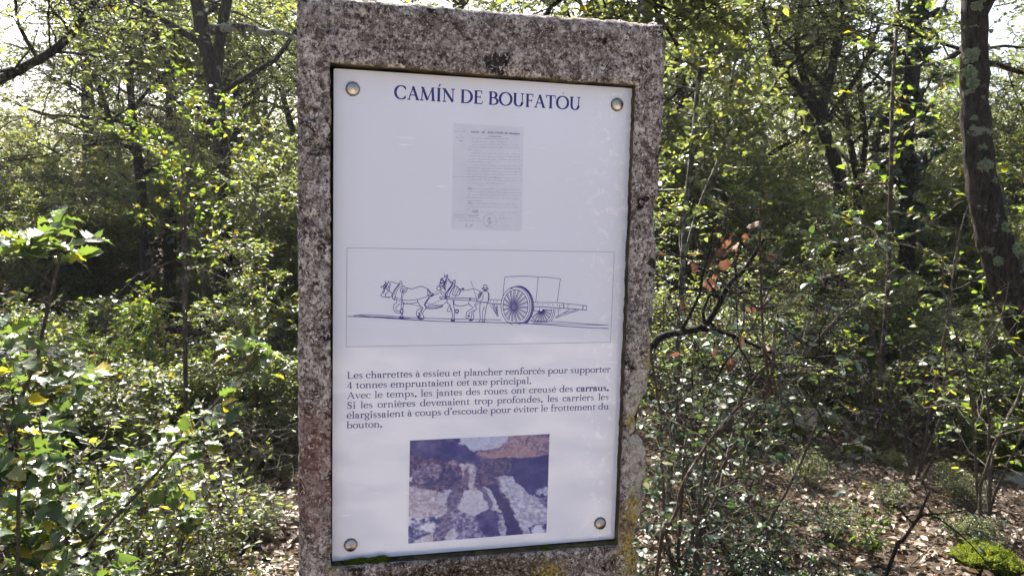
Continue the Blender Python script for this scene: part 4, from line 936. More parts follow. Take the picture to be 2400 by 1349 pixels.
# --- the trees one can tell apart
r_ = R(1)
tp = px_path([(2275, -420), (2285, -150), (2283, 100), (2288, 300), (2308, 470), (2345, 610), (2405, 750), (2500, 920)], 4.0, 2620)
big = plant('holm_oak', 'leaning dark oak trunk with round pale lichen rosettes at the right edge', 'tree', tp[0],
            [(tp, .115, .044, .72), (wander(r_, tp[-12], np.array([.8, .4, .8]), 2.2, 6, .15), .04, .02, .3), (wander(r_, tp[-8], np.array([-.7, .6, .9]), 1.8, 6, .15), .035, .015, .3)],
            [(6, 1.3, .8, .15, .2), (5, .6, .7, 0, .25)], (7, .22, 11), OVAL, .045, 'leaf_oak', 'bark', r_, None, .6, 12, TP, .0025)
s = N('pale_green_lichen'); c = s.coord(); n = s.noise(c, 90, 5, 0.7)
s.l(s.ramp(n, [(.35, (.09, .11, .06)), (.55, (.24, .28, .18)), (.75, (.34, .38, .27))]), s.b.inputs['Base Color']); s.set(Roughness=.95, Specular_IOR_Level=.1); s.bump(n, 1.0, .02); MAT['lichen'] = s.m
def rosette(px, py, d, rad, parent, org, seed):
    q = R(seed); K, RN = 26, 6; p = P(px, py, d); nr = unit(CAM - p); a = unit(np.cross(nr, UP)); b = np.cross(nr, a); Vs = [p + nr * 0.012]
    edge = 1 + .22 * fbm2(np.cos(np.arange(K) / K * 6.283) * 3 + 9 + seed, np.sin(np.arange(K) / K * 6.283) * 3 + 9, seed, 3) + q.normal(0, .14, K) - .15
    for m_ in range(1, RN + 1):
        t = m_ / RN
        for k in range(K):
            an = 6.283 * k / K; rr = rad * t * (1 + (edge[k] - 1) * t)
            Vs.append(p + (a * math.cos(an) + b * math.sin(an) * 1.05) * rr + nr * (.004 - .012 * t * t + q.normal(0, .0028)))
    V_ = np.array(Vs) - org; i = np.arange(K); j = (i + 1) % K
    F = [np.stack([np.zeros(K, int), 1 + i, 1 + j], 1)] + [np.stack([1 + m_ * K + i, 1 + (m_ + 1) * K + i, 1 + (m_ + 1) * K + j, 1 + m_ * K + j], 1) for m_ in range(RN - 1)]
    mesh_from('lichen_rosette', V_, F, MAT['lichen'], parent)
for k, (px, py, rad) in enumerate(((2300, 348, .032), (2305, 388, .050), (2323, 424, .034), (2285, 278, .026), (2278, 130, .05), (2272, 170, .045), (2280, 195, .04), (2350, 535, .045), (2375, 590, .05), (2288, 18, .04), (2340, 612, .03))):
    d_ = np.interp(py, [0, 300, 470, 610, 750], [3.942, 3.936, 3.928, 3.918, 3.91]); rosette(px, py, d_, rad * .8, big, tp[0], 60 + k)

r_ = R(2)
t2 = px_path([(430, -260), (455, -40), (478, 90), (503, 200), (520, 350), (533, 480), (527, 560), (520, 700)], 7.0, 518)
limb = px_path([(700, 92, 6.7), (655, 76, 6.7), (620, 77, 6.75), (595, 67, 6.8), (555, 64, 6.85), (520, 67, 6.9), (488, 72, 7.0)], 7)
plant('holm_oak', 'lichen-crusted dark trunk with a pale horizontal limb, left of the slab', 'tree', t2[0],
      [(t2, .080, .058, .78), (px_path([(575, -180), (540, -40), (515, 100), (505, 200)], 7.0), .05, .04, .5), (wander(r_, t2[-14], np.array([-.9, .3, .6]), 2.2, 6, .15), .035, .015, .3), (wander(r_, t2[-20], np.array([.9, .5, .5]), 2.0, 6, .18), .03, .012, .3)],
      [(5, 1.4, .8, .15, .2), (5, .6, .7, 0, .25)], (6, .24, 10), OVAL, .05, 'leaf_oak', 'bark', r_, None, .6, 10, TP, .003, clump=.6)
lt = Tubes(); lt.add(limb, .045, .022, 8, .12, r_)
root2 = [o for o in bpy.data.objects if o.get('label', '').startswith('lichen-crusted dark trunk')][0]
lt.build('limb', MAT['bark_lichen'], root2, t2[0])

r_ = R(3)
t3 = px_path([(200, 185), (197, 240), (200, 282), (204, 333), (204, 420)], 14, 206)
plant('holm_oak', 'thin forked trunk standing against the bright gap in the wood on the left', 'tree', t3[0],
      [(t3, .085, .04, .8), (px_path([(285, 150), (262, 180), (247, 217), (232, 262), (212, 300), (204, 340)], 14), .05, .025, .6), (px_path([(165, 130), (185, 170), (196, 215), (198, 260)], 14), .03, .012, .3)],
      [(5, 1.6, .7, .3, .2), (5, .8, .7, .1, .25)], (7, .3, 9), OVAL, .06, 'leaf_oak', 'bark', r_, None, .6, 7, TP, .004, clump=.6)
r_ = R(4)
t4 = px_path([(-260, -200), (-300, 200), (-330, 500)], 4.2, -340)
b4 = px_path([(260, -70), (215, 12), (190, 47), (166, 80), (126, 118), (60, 156), (0, 186), (-120, 230), (-318, 380)], 4.2)
plant('holm_oak', 'dark bare limb slanting up across the upper left corner with sparse brown leaves', 'tree', t4[0],
      [(t4, .11, .08, .9), (b4, .032, .013, .3), (px_path([(250, 135), (190, 127), (130, 122), (105, 132)], 4.2), .011, .005, .2), (px_path([(270, 14), (235, 16), (212, 20)], 4.2), .01, .005, .2)],
      [(6, .6, .8, .0, .25), (3, .3, .7, 0, .25)], (4, .12, 6), OVAL, .036, 'leaf_oak', 'bark', r_, None, .7, 9, TP, .0022, keep=.6)
r_ = R(5)
t5 = px_path([(300, -120), (345, 40), (370, 100), (395, 165), (402, 260), (398, 420)], 9, 396)
plant('holm_oak', 'thin dark trunk leaning left behind the sunlit yellow-green sapling', 'tree', t5[0], [(t5, .07, .04, .6), (px_path([(460, -60), (430, 60), (400, 170)], 9), .03, .015, .2)],
      [(6, 1.3, .8, .15, .2), (6, .6, .7, 0, .25)], (8, .24, 12), OVAL, .055, 'leaf_oak', 'bark', r_, None, .6, 8, TP, .003, clump=.4)
r_ = R(6)
t6 = px_path([(300, 110), (308, 240), (322, 360), (332, 450), (338, 540)], 8, 340)
plant('holm_oak', 'straight slim dark trunk rising from the shadowed bushes on the left', 'tree', t6[0], [(t6, .055, .035, .4)], [(8, 1.2, .8, .15, .2), (5, .5, .7, 0, .25)], (7, .22, 11), OVAL, .05, 'leaf_oak', 'bark', r_, None, .6, 8, TP, .003)
r_ = R(7)
t9 = px_path([(1985, -60), (1968, 76), (1945, 170), (1926, 277), (1945, 350), (1964, 403), (1970, 500)], 9, 1972)
plant('holm_oak', 'twisted dark oak with forking boughs in front of the bright sky, right of the slab', 'tree', t9[0],
      [(t9, .085, .05, .6), (px_path([(1780, -40), (1800, 90), (1818, 140), (1858, 190), (1900, 240), (1928, 285)], 9), .06, .03, .4), (px_path([(1880, -20), (1868, 90), (1880, 170), (1915, 250)], 9), .045, .025, .4), (px_path([(2060, 60), (2020, 160), (1960, 250), (1935, 290)], 9), .04, .02, .4)],
      [(6, 1.2, .8, .15, .2), (5, .6, .7, 0, .25)], (6, .24, 11), OVAL, .05, 'leaf_oak', 'bark', r_, None, .6, 9, TP, .003, clump=.65)
r_ = R(8)
t10 = px_path([(2150, -120), (2142, 60), (2136, 200), (2120, 330), (2128, 470)], 8, 2130)
plant('holm_oak', 'thick dark ivy-clad trunk just left of the leaning lichen-spotted oak', 'tree', t10[0], [(t10, .085, .07, .15)], [(34, .35, .9, .1, .3), (2, .25, .8, .1, .3)], (4, .12, 9), HEART, .055, 'leaf_dark', 'bark', r_, None, .8, 9, TP, .003)
r_ = R(9)
t8 = px_path([(2110, -30), (2098, 120), (2091, 230), (2088, 400), (2084, 540), (2080, 680)], 5.0, 2078)
plant('sapling', 'thin straight brown sapling with a few yellow-green leaves right of centre wood', 'sapling', t8[0], [(t8, .016, .009, .25)], [(15, .6, .9, .05, .22)], (5, .16, 7), HEART, .045, 'leaf_bright', 'twig_brown', r_, None, .7, 6, ('stem', 'foliage'), .0018, keep=.45)
r_ = R(10)
t11 = px_path([(1660, -60), (1645, 120), (1636, 200), (1625, 330), (1611, 454), (1600, 620)], 3.6, 1590)
plant('sapling', 'pale grey-green sapling stem close beside the right edge of the slab', 'sapling', t11[0], [(t11, .014, .010, .3), (px_path([(1760, 40), (1725, 140), (1712, 212), (1700, 330), (1640, 480), (1605, 600)], 3.6), .009, .006, .2)], [(12, .45, .8, .05, .22), (3, .25, .8, 0, .25)], (4, .12, 7), ROUND, .034, 'leaf_oak', 'bark_pale', r_, None, .7, 6, ('stem', 'foliage'), .0015)
r_ = R(14)
tq = px_path([(1640, 60), (1560, 20), (1470, -10), (1380, -20), (1300, 10), (1250, 110), (1220, 300)], 2.6, 1210)
plant('sapling', 'leafy sapling behind the slab whose tip shows above its top edge', 'sapling', tq[0], [(tq, .012, .005, .45), (px_path([(1480, -90), (1530, 10), (1590, 110)], 2.6), .007, .004, .2)], [(14, .4, .8, .1, .25), (3, .2, .8, 0, .25)], (5, .11, 8), OVAL, .036, 'leaf_oak', 'twig_dark', r_, None, .6, 6, ('stem', 'foliage'), .0015)

# --- tall bushes of the understorey: three built, the rest copied
ub_lab = 'tall tangled evergreen bush filling the understorey, one of many alike'; ub_grp = 'understorey evergreen bushes'
def under(seed, base, h, leaf, size, tm, keep=1.0, bright=1.0):
    q = R(seed)
    return plant('evergreen_bush', ub_lab, 'bush', base, bush_stems(q, base, h, .45, 9, .014), [(9, h * .32, .8, .15, .2), (5, h * .15, .8, .05, .25)], (8, h * .07, 12), tm, size * .78, leaf, 'twig_grey', q, ub_grp, .6, 5, ('stem', 'foliage'), .0025, keep, clump=.35)
ub = [under(21, gpt(160, 8.5), 1.7, 'leaf_oak', .05, OVAL), under(22, gpt(1700, 8), 2.2, 'leaf_low', .05, OVAL), under(23, gpt(800, 7), 2.3, 'leaf_oak', .048, ROUND)]
rf = R(98)
for px, d, sc, k in ((-120, 9, 1.0, 0), (60, 10, 1.1, 0), (330, 10, 1.0, 2), (720, 9, 1.2, 1), (-300, 10, 1.3, 0), (800, 10, 1.2, 2), (1000, 9, 1.1, 0), (1250, 9, 1.3, 1), (1450, 8.5, 1.2, 2), (1850, 10, 1.0, 0), (2060, 10, 1.1, 2),
                     (2200, 8, .9, 0), (2330, 9, 1.2, 1), (2620, 10, 1.3, 2), (1740, 12, 1.1, 2), (550, 12, 1.25, 1), (240, 13, 1.0, 1), (2150, 13, 1.3, 0), (2400, 12, 1.4, 2), (-50, 14, 1.2, 1), (1900, 15, 1.2, 0), (-600, 9, 1.3, 0), (2900, 9, 1.4, 1)):
    dup(ub[k], gpt(px, d), rf.random() * 6.28, sc * rf.uniform(.9, 1.1))

# bushes and oaks on the far side of the track, behind the photographer: the panel mirrors them
for x_, y_, k, sc in ((-2.6, -6.4, 0, 1.1), (-1.0, -7.0, 1, 1.2), (.6, -6.6, 2, 1.15), (2.2, -7.2, 0, 1.3), (3.8, -6.7, 1, 1.2), (5.4, -7.4, 2, 1.3), (7.0, -7.0, 0, 1.3)):
    dup(ub[k], (x_, y_, float(gz(x_, y_))), rf.random() * 6.28, sc)
for x_, y_, k in ((-3, -9, 0), (1, -10, 1), (4.5, -9.5, 2), (8.5, -10.5, 0)):
    dup(protos[k], (x_, y_, float(gz(x_, y_))), rf.random() * 6.28, .9)

# --- shrubs one can tell apart
def shrub(seed, label, px, d, h, spread, n, leaf, bark, tm, size_, levels=None, tw=(7, .10, 9), lean=(0, 0), name='shrub', cat='shrub', r=.008, keep=1.0, tilt=.45, rnd=1.0, clump=0.0):
    q = R(seed); base = gpt(px, d); size = size_ * (.76 if tm is not SPINY else .9)
    return plant(name, label, cat, base, bush_stems(q, base, h, spread, n, r, lean), levels or [(7, h * .35, .8, .15, .2), (3, h * .18, .8, .05, .25)], tw, tm, size, leaf, bark, q, None, tilt, 5, ('stem', 'foliage'), .0014, keep, rnd, clump=clump)
shrub(31, 'glossy spiny-leaved shrub nearest the camera at the left edge', -170, 1.6, 1.58, .07, 6, 'leaf_holly', 'twig_grey', SPINY, .046, [(8, .20, .8, .1, .2), (3, .10, .8, .1, .25)], (4, .07, 5), tilt=.40)
shrub(32, 'low spiny-leaved shrub with sun-whitened leaves in the lower left', 130, 2.6, .62, .5, 8, 'leaf_holly', 'twig_grey', SPINY, .036, [(6, .22, .8, .15, .2), (3, .12, .8, .05, .25)], (3, .08, 6))
shrub(33, 'small bright spiny sprig growing from the leaf litter left of the slab', 350, 2.0, .28, .4, 4, 'leaf_holly', 'twig_grey', SPINY, .040, [(4, .10, .8, .3, .2)], (3, .06, 5), r=.004)
shrub(34, 'sunlit leafy thicket of small leaves in the middle left', 300, 4.5, .8, .55, 12, 'leaf_low', 'twig_brown', OVAL, .036)
shrub(35, 'dense dark green bush behind the spiny leaves at the left edge', 60, 3.1, .9, .5, 12, 'leaf_low', 'twig_grey', ROUND, .036)
r_ = R(36)
q1 = px_path([(395, 190), (410, 260), (425, 380), (432, 520), (430, 700)], 3.6, 428); q2 = px_path([(470, 250), (455, 330), (440, 440), (436, 560)], 3.6, 432); q3 = px_path([(340, 230), (370, 300), (410, 420), (428, 560)], 3.6, 430)
plant('sapling', 'sunlit sapling with glowing yellow-green leaves left of the lichen-crusted trunk', 'sapling', q1[0], [(q1, .006, .003, .12), (q2, .005, .002, .25), (q3, .005, .002, .15)], [(12, .40, .85, .05, .24), (2, .16, .8, 0, .25)], (5, .08, 7), HEART, .022, 'leaf_bright', 'twig_grey', r_, None, .7, 5, ('stem', 'foliage'), .0013, keep=.6, clump=.75)
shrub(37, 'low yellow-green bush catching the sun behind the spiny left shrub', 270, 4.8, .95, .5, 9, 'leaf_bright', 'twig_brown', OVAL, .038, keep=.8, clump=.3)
shrub(38, 'broad-leaved sprig with pale leaves touching the left edge of the slab', 672, 1.75, .72, .10, 3, 'leaf_low', 'twig_grey', OVAL, .036, [(4, .12, .7, .3, .2)], (2, .07, 5), r=.004)
shrub(39, 'knee-high bush of sun-whitened leaves just left of the slab', 600, 4.7, .6, .65, 11, 'leaf_low', 'twig_brown', OVAL, .034)
shrub(40, 'tall leafy shrub with yellowish sprays left of the slab', 620, 5.0, 1.25, .3, 6, 'leaf_low', 'twig_grey', OVAL, .042, clump=.3)
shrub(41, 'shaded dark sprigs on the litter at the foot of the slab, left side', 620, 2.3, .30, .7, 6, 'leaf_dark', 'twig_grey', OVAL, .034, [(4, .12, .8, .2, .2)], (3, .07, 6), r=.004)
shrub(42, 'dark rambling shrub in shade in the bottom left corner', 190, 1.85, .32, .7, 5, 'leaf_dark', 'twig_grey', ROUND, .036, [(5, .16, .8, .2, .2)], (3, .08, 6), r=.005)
# right of the slab
shrub(43, 'dark thicket with round blue-green leaves hugging the right edge of the slab', 1660, 2.7, 1.45, .22, 8, 'leaf_dark', 'twig_grey', ROUND, .034, [(8, .4, .8, .1, .22), (3, .2, .8, 0, .25)], (4, .10, 6), keep=.42, clump=.3)
shrub(54, 'tall shaded thicket behind the dark arching bough right of the slab', 1640, 4.3, 1.9, .4, 9, 'leaf_low', 'twig_grey', OVAL, .034, keep=.7, clump=.3)
shrub(44, 'open shrub with small glossy leaves behind the bent bare stem', 1790, 5.2, 1.15, .5, 10, 'leaf_low', 'twig_dark', OVAL, .036, clump=.3)
shrub(45, 'sunlit bush of white-flecked leaves in front of the ivy-clad trunk', 2060, 6.2, 1.15, .6, 13, 'leaf_low', 'twig_brown', OVAL, .040)
shrub(46, 'broad sunlit bush at the foot of the leaning lichen-spotted oak', 2270, 5.8, .95, .7, 14, 'leaf_low', 'twig_brown', OVAL, .038)
shrub(47, 'low bright leafy bush at the far right edge', 2450, 4.8, .75, .7, 12, 'leaf_low', 'twig_brown', HEART, .034)
shrub(48, 'twiggy straw-coloured bush of dry stems among the sunlit leaves on the right', 2150, 6.0, .9, .7, 16, 'leaf_low', 'twig_grey', OVAL, .03, keep=.25)
shrub(49, 'spray of yellow leaves on thin stems before the leaning oak', 2190, 4.4, 1.75, .22, 5, 'leaf_bright', 'twig_grey', HEART, .040, [(7, .5, .8, .1, .22)], (4, .13, 6), keep=.5)
shrub(58, 'thin leafy sprays partly veiling the leaning lichen-spotted oak', 2360, 3.6, 1.9, .16, 5, 'leaf_bright', 'twig_grey', HEART, .036, [(8, .45, .8, .1, .22)], (4, .12, 6), keep=.5)
shrub(50, 'low creeping plant with dark rounded leaves at the right foot of the slab', 1590, 2.3, .42, .5, 6, 'leaf_dark', 'twig_dark', ROUND, .034, [(5, .14, .8, .2, .2)], (3, .07, 6), r=.004)
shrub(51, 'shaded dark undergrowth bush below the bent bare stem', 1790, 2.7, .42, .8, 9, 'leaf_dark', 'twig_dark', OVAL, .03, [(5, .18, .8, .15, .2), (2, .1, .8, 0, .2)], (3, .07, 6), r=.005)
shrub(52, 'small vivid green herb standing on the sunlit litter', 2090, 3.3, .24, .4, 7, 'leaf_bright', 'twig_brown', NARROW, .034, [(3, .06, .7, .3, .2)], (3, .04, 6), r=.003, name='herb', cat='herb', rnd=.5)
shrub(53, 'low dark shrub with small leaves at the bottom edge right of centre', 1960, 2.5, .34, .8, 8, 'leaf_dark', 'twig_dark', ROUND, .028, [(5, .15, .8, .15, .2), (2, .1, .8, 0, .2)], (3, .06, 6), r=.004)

# the bent bare stem, its dry red leaves and the dark arching branch
r_ = R(55); D5 = 2.05
m1 = px_path([(1782, 470), (1781, 560), (1783, 640), (1785, 720), (1790, 800), (1800, 880), (1793, 925), (1740, 945), (1690, 1000), (1645, 1060), (1598, 1140), (1588, 1190), (1570, 1230), (1548, 1280)], D5, 1535)
st_ = [(m1, .0058, .0026, .55), (px_path([(1620, 545), (1650, 600), (1700, 665), (1742, 700), (1784, 728)], D5), .004, .002, .3), (px_path([(1925, 565), (1880, 625), (1840, 670), (1800, 705), (1786, 722)], D5), .004, .002, .3),
       (px_path([(1815, 760), (1812, 850), (1805, 905), (1793, 925)], D5), .005, .004, .5), (px_path([(1880, 875), (1850, 895), (1800, 915), (1760, 935)], D5), .003, .002, .5), (px_path([(1655, 1040), (1690, 1010), (1720, 985)], D5), .003, .002, .9)]
plant('bare_shrub', 'bent bare brown stem rising from the litter beside the slab', 'shrub', m1[0], st_, [(3, .28, .8, .1, .22)], (2, .10, 4), OVAL, .03, 'leaf_dark', 'twig_brown', r_, None, .7, 7, ('stem', 'foliage'), .0011, keep=.25)
r_ = R(56); D6 = 2.35
a1 = px_path([(1790, 560), (1745, 630), (1712, 662), (1695, 690), (1672, 735), (1640, 768), (1560, 785), (1530, 812), (1490, 900)], D6, 1470)
plant('bare_shrub', 'dark arching bough with dry red leaves beside the right edge of the slab', 'shrub', a1[0],
      [(a1, .014, .006, .35), (px_path([(2010, 850), (1960, 835), (1900, 838), (1850, 830), (1800, 822), (1740, 795), (1690, 778), (1640, 770)], D6), .008, .002, .2), (px_path([(1960, 1050), (1915, 960), (1880, 905), (1830, 870), (1790, 825)], D6), .004, .002, .2), (px_path([(1600, 880), (1660, 900), (1700, 850), (1740, 800)], D6), .004, .002, .2)],
      [(9, .36, .8, .05, .25), (3, .18, .8, 0, .3)], (2, .09, 3), ROUND, .036, 'leaf_dry', 'twig_dark', r_, None, .9, 7, ('stem', 'foliage'), .0012, keep=.02)
def leaf_clump(label, spots, seed, nl=4, name='dry_leaf_spray', cat='dry leaves'):
    q = R(seed); base = P(*spots[0]); root = thing(name, label, cat, base); ps, ds = [], []
    for (px, py, d) in spots:
        p = P(px, py, d); tub = Tubes(); tub.add(wander(q, p + UP * .09 + q.normal(0, .02, 3), np.array([0, 0, -1.0]), .10, 4, .3), .0015, .001, 4); tub.build('twig', MAT['twig_dark'], root, base)
        for k in range(nl): ps.append(p + q.normal(0, .022, 3)); ds.append(unit(q.normal(0, .7, 3) - UP * .6))
    ps, ds = np.array(ps), np.array(ds)
    leaves('foliage', ROUND, ps, ds, q.normal(0, 1, (len(ps), 3)) - [0, 1.0, 0], .040 * q.uniform(.6, 1.2, len(ps)), MAT['leaf_dry'], root, base, q.random(len(ps)))
leaf_clump('spray of backlit rust-red dry leaves hanging right of the slab', [(1720, 548, 2.2), (1738, 560, 2.25), (1700, 560, 2.2)], 71)
leaf_clump('scattered dull red dry leaves close to the right edge of the slab', [(1590, 600, 2.4), (1625, 590, 2.4), (1655, 660, 2.3), (1600, 690, 2.5), (1680, 640, 2.3)], 72, 2)
leaf_clump('drooping brown dead leaves on the dark bough beside the slab', [(1610, 820, 2.4), (1680, 825, 2.3), (1720, 855, 2.3)], 73, 2)
r_ = R(57)
f1 = px_path([(2180, 1150), (2168, 1175), (2152, 1212), (2120, 1260), (2090, 1310)], 2.45, 2060)
plant('bare_shrub', 'small dark bare forked twig standing on the litter in the lower right', 'shrub', f1[0], [(f1, .007, .003, .4), (px_path([(2275, 1192), (2220, 1202), (2170, 1205), (2150, 1216)], 2.45), .004, .002, .3), (px_path([(2330, 1340), (2270, 1270), (2200, 1215), (2160, 1205)], 2.45), .003, .0015, .3)],
      [(4, .16, .8, .1, .25)], (2, .08, 3), OVAL, .024, 'leaf_dark', 'twig_dark', r_, None, .7, 6, ('stem', 'foliage'), .001, keep=.4)

# --- low undergrowth: four built, the rest copied
lo_lab = 'knee-high evergreen undergrowth plant on the forest floor, one of many alike'; lo_grp = 'undergrowth plants on the forest floor'
lows = []
for k, (px, d, leaf, tm, sz) in enumerate(((480, 4.6, 'leaf_low', OVAL, .026), (2000, 6.2, 'leaf_low', HEART, .026), (120, 5.4, 'leaf_low', ROUND, .025), (2350, 6.0, 'leaf_low', OVAL, .027))):
    o = shrub(81 + k, lo_lab, px, d, .55, .75, 9, leaf, 'twig_brown', tm, sz, [(6, .2, .8, .15, .2), (3, .12, .8, 0, .2)], (4, .08, 7), name='undergrowth_plant', cat='undergrowth', r=.005)
    o['group'] = lo_grp; lows.append(o)
rf = R(97)
for k in range(95):
    px = rf.uniform(-200, 2600); d = rf.uniform(3.6, 10) if k < 75 else rf.uniform(2.3, 3.6)
    if 640 < px < 1560 and d < 5: continue
    if px > 1500 and d < 5.4 and not (px > 2350 and d > 3.8): continue
    if -100 < px < 700 and d < 4.4 and rf.random() < .85: continue
    dup(lows[rf.integers(4)], gpt(px, d), rf.random() * 6.28, rf.uniform(.6, 1.35))

for k in range(34):
    px, d = (rf.uniform(1720, 2450), rf.uniform(3.0, 5.2)) if k < 14 else (rf.uniform(0, 690), rf.uniform(2.1, 4.4))
    dup(lows[rf.integers(4)], gpt(px, d), rf.random() * 6.28, rf.uniform(.16, .38), 'small seedling standing in the leaf litter, one of many alike')
for x_, y_, k in ((3.1, .2, 0), (-2.6, .4, 1)):  # two unseen oaks added beside the sign so their crowns shade the track
    dup(tl[k], (x_, y_, float(gz(x_, y_))), rf.random() * 6.28, .95)

# --- rocks, moss
s = N('pale_rock'); c = s.coord(); n1 = s.noise(c, 14, 6, .65); n2 = s.noise(c, 70, 5, .7)
s.l(s.mix(s.gate(n1, .52, .62), s.ramp(n2, [(.3, (.16, .145, .125)), (.6, (.36, .34, .30)), (.8, (.48, .46, .42))]), (.07, .09, .025)), s.b.inputs['Base Color']); s.set(Roughness=.95); s.bump(n2, .9, .02); MAT['rock'] = s.m
s = N('moss'); c = s.coord(); n2 = s.noise(c, 120, 5, .7)
s.l(s.ramp(n2, [(.3, (.04, .06, .008)), (.6, (.13, .17, .015)), (.8, (.24, .26, .03))]), s.b.inputs['Base Color']); s.set(Roughness=1.0, Specular_IOR_Level=.1); s.bump(n2, 1.0, .03); MAT['moss'] = s.m
MAT['moss_tuft'] = leaf_mat('moss_leaf', [(0, (.04, .06, .008)), (.6, (.11, .15, .015)), (1, (.22, .24, .03))], [(0, (.15, .22, .01)), (1, (.40, .42, .03))], .7, .4, .2)
def lump(name, label, cat, p, rx, ry, rz, mat, seed, rough=.25, rot=0.0):
    bm = bmesh.new(); bmesh.ops.create_icosphere(bm, subdivisions=4, radius=1.0)
    for v in bm.verts:
        n_ = mn.fractal(v.co * 1.7 + Vector((seed * 3.1, seed, 0)), 1.0, 2.0, 4) * rough; w_ = mn.noise(v.co * 9 + Vector((seed, 0, 0))) * rough * .15
        v.co *= 1 + n_ + w_; v.co.x *= rx; v.co.y *= ry; v.co.z *= rz
    me = bpy.data.meshes.new(name); bm.to_mesh(me); bm.free(); me.materials.append(mat)
    for f in me.polygons: f.use_smooth = True
    o = link(name, me); o.location = Vector(p); o.rotation_euler = (0, 0, rot); tag(o, label, cat)
    if cat == 'moss':
        q = R(seed + 300); P_ = np.array([v.co for v in me.vertices]); N_ = np.array([v.normal for v in me.vertices]); k = q.integers(0, len(P_), 2600); k = k[N_[k, 2] > -.2]
        sz = min(.013, rz * .35); d_ = N_[k] + q.normal(0, .5, (len(k), 3))
        leaves('tufts', NARROW, P_[k] + q.normal(0, rx * .02, (len(k), 3)), d_, q.normal(0, 1, (len(k), 3)), sz * q.uniform(.5, 1.3, len(k)), MAT['moss_tuft'], o, np.zeros(3), q.random(len(k)))
    return o
def gp_at(px, py):
    """the ground point seen at a photo pixel"""
    lo, hi = 0.8, 40.0
    for _ in range(50):
        m_ = (lo + hi) / 2; p = P(px, py, m_)
        if p[2] > gz(p[0], p[1]): lo = m_
        else: hi = m_
    return P(px, py, lo)
for px, py, rx, ry, rz, lab in ((395, 1052, .30, .22, .07, 'long pale limestone slab lying in the litter left of the sign'), (520, 1048, .20, .16, .06, 'smaller pale flat stone beside the long limestone slab'), (60, 1090, .16, .14, .06, 'flat grey stone under the spiny shrub at the left'),
                            (1905, 985, .34, .3, .09, 'pale sunlit rock crowned with moss right of the sign'), (1720, 985, .26, .22, .07, 'low white rock in the sun behind the bent stem'), (2385, 1125, .13, .13, .07, 'mossy stone at the right edge'), (2010, 1060, .16, .14, .06, 'small pale stone below the moss-crowned rock')):
    p = gp_at(px, py); lump('rock', lab, 'rock', p - UP * .02, rx, ry, rz, MAT['rock'], px % 17, .28, px)
for px, py, r0, lab in ((470, 1040, .075, 'yellow-green moss cushion on the long limestone slab'), (560, 1040, .05, 'small moss cushion on the smaller flat stone'), (1895, 958, .15, 'bright moss mat on the sunlit rock'), (1850, 1020, .09, 'moss cushion in front of the moss-crowned rock'), (1945, 1010, .09, 'moss tuft on the right side of the sunlit rock'),
                        (2372, 1105, .17, 'vivid green moss covering the boulder at the right edge'), (570, 1130, .07, 'shaded moss tuft in the litter left of the sign'), (2000, 1065, .06, 'moss on the small pale stone'), (2310, 1325, .12, 'sunlit moss patch in the bottom right'), (1660, 945, .05, 'small moss spot behind the dark bough')):
    p = gp_at(px, py); lump('moss_cushion', lab, 'moss', p + UP * (.06 if px in (1895, 2372) else .03), r0, r0 * .9, r0 * .42, MAT['moss'], px % 13, .4)
for px, py, rx, lab in ((840, 1316, .030, 'dark moss cushion under the lower left corner of the panel'), (888, 1311, .018, 'smaller moss cushion beside the corner one under the panel'), (1278, 1284, .010, 'tiny moss tuft on the ledge under the panel towards the right')):
    q = on_panel(px, py, -.006); lump('moss_cushion', lab, 'moss', (q[0], -.006, q[1] - .002), rx, .010, .0065 if rx > .012 else .005, MAT['moss'], px % 11, .45)

# --- leaf litter and fallen twigs: nobody could count them
q = R(200); n = 70000
dd = 1.5 + 8.5 * q.random(n) ** 1.5; px = q.uniform(-150, 2550, n)
v = (px - CX) / FPX * dd; wp = CAM[None] + (M[:, 0][None] * v[:, None] + M[:, 2][None] * dd[:, None]) + M[:, 1][None] * 0
x_, y_ = wp[:, 0], wp[:, 1]
pos = np.stack([x_, y_, gz(x_, y_) + (fbm2(x_ + 90, y_ + 90, 8, 3, 6.0) - .5) * .05 + q.uniform(.002, .03, n)], 1)
an = q.uniform(0, 6.283, n); d_ = np.stack([np.cos(an), np.sin(an), q.normal(0, .25, n)], 1)
CURL = (np.array([[0, 0, 0], [.22, .3, .12], [.24, .68, .10], [0, 1, .06], [-.24, .68, .12], [-.22, .3, .1], [0, .5, -.02]]), [np.array([[0, 1, 2, 6], [6, 2, 3, 4], [0, 6, 4, 5]])])
kk = (fbm2(x_ + 60, y_ + 60, 19, 4, 2.2) + q.random(n) * .35) > .55; pos, d_ = pos[kk], d_[kk]; n = len(pos)
o = leaves('leaf_litter', CURL, pos, d_, UP[None] + q.normal(0, .55, (n, 3)), .046 * q.uniform(.3, 1.25, n), MAT['litter'], None, np.zeros(3), q.random(n))
tag(o, 'brown and silvery fallen oak leaves carpeting the forest floor', 'leaf litter', kind='stuff')
tub = Tubes(); n = 900
dd = 1.8 + 6 * q.random(n); px = q.uniform(-100, 2500, n); v = (px - CX) / FPX * dd
wp = CAM[None] + M[:, 0][None] * v[:, None] + M[:, 2][None] * dd[:, None]; x_, y_ = wp[:, 0], wp[:, 1]
a_ = q.uniform(0, 6.283, n); L_t = q.uniform(.08, .4, n); h0 = q.uniform(.01, .06, n)
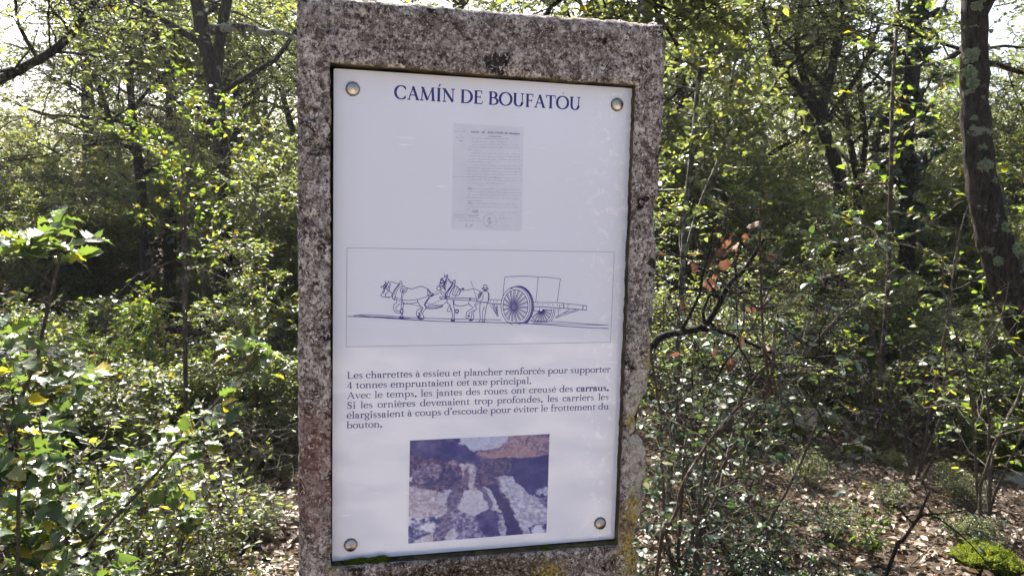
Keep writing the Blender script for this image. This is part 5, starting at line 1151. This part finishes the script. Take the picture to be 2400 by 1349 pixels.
p0 = np.stack([x_, y_, gz(x_, y_) + h0], 1); p2 = p0 + np.stack([np.cos(a_) * L_t, np.sin(a_) * L_t, q.normal(.02, .05, n)], 1); p1 = (p0 + p2) / 2 + q.normal(0, .02, (n, 3)) + UP * .015
tub.many(p0, p1, p2, q.uniform(.0012, .004, n)); o = tub.build('fallen_twigs', MAT['twig_grey'], None, np.zeros(3))
tag(o, 'dead twigs strewn over the fallen leaves', 'fallen twigs', kind='stuff')

# --- thin haze volume, added to lift the darks like veiling lens glare
bm = bmesh.new(); bmesh.ops.create_cube(bm, size=1.0)
for v in bm.verts: v.co = Vector(((v.co.x) * 120, v.co.y * 90 + 28, (v.co.z + .5) * 17.5 - 3.0))
me = bpy.data.meshes.new('haze'); bm.to_mesh(me); bm.free()
hm = bpy.data.materials.new('thin_added_haze'); hm.use_nodes = True; ht = hm.node_tree; ht.nodes.clear()
ho = ht.nodes.new('ShaderNodeOutputMaterial'); hv = ht.nodes.new('ShaderNodeVolumePrincipled')
hv.inputs['Color'].default_value = (.93, .96, 1, 1); hv.inputs['Density'].default_value = 0.0007; hv.inputs['Anisotropy'].default_value = 0.45
ht.links.new(hv.outputs[0], ho.inputs['Volume']); me.materials.append(hm)
tag(link('haze', me), 'thin added haze that pales the far trees', 'haze', kind='stuff')

# --- tangles of dead pale stems
for sd, px, d, h, n, lab in ((91, 2130, 5.2, .75, 14, 'tangle of dead straw-coloured stems in the sunlit low growth on the right'), (92, 430, 3.6, .6, 10, 'tangle of thin dead twigs among the sunlit leaves on the left'), (93, 1760, 3.3, .8, 9, 'thin dark dead twigs tangled around the bent bare stem'), (94, 60, 2.6, .9, 8, 'dead pale stems poking through the spiny shrubs on the left')):
    q = R(sd); base = gpt(px, d)
    plant('dead_shrub', lab, 'dead shrub', base, bush_stems(q, base, h, .9, n, .004), [(6, h * .4, .85, .05, .22), (3, h * .22, .85, 0, .25)], (3, .10, 4), OVAL, .026, 'leaf_low', 'twig_dark' if sd == 93 else 'twig_grey', q, None, .7, 5, ('stem', 'foliage'), .0013, .12)
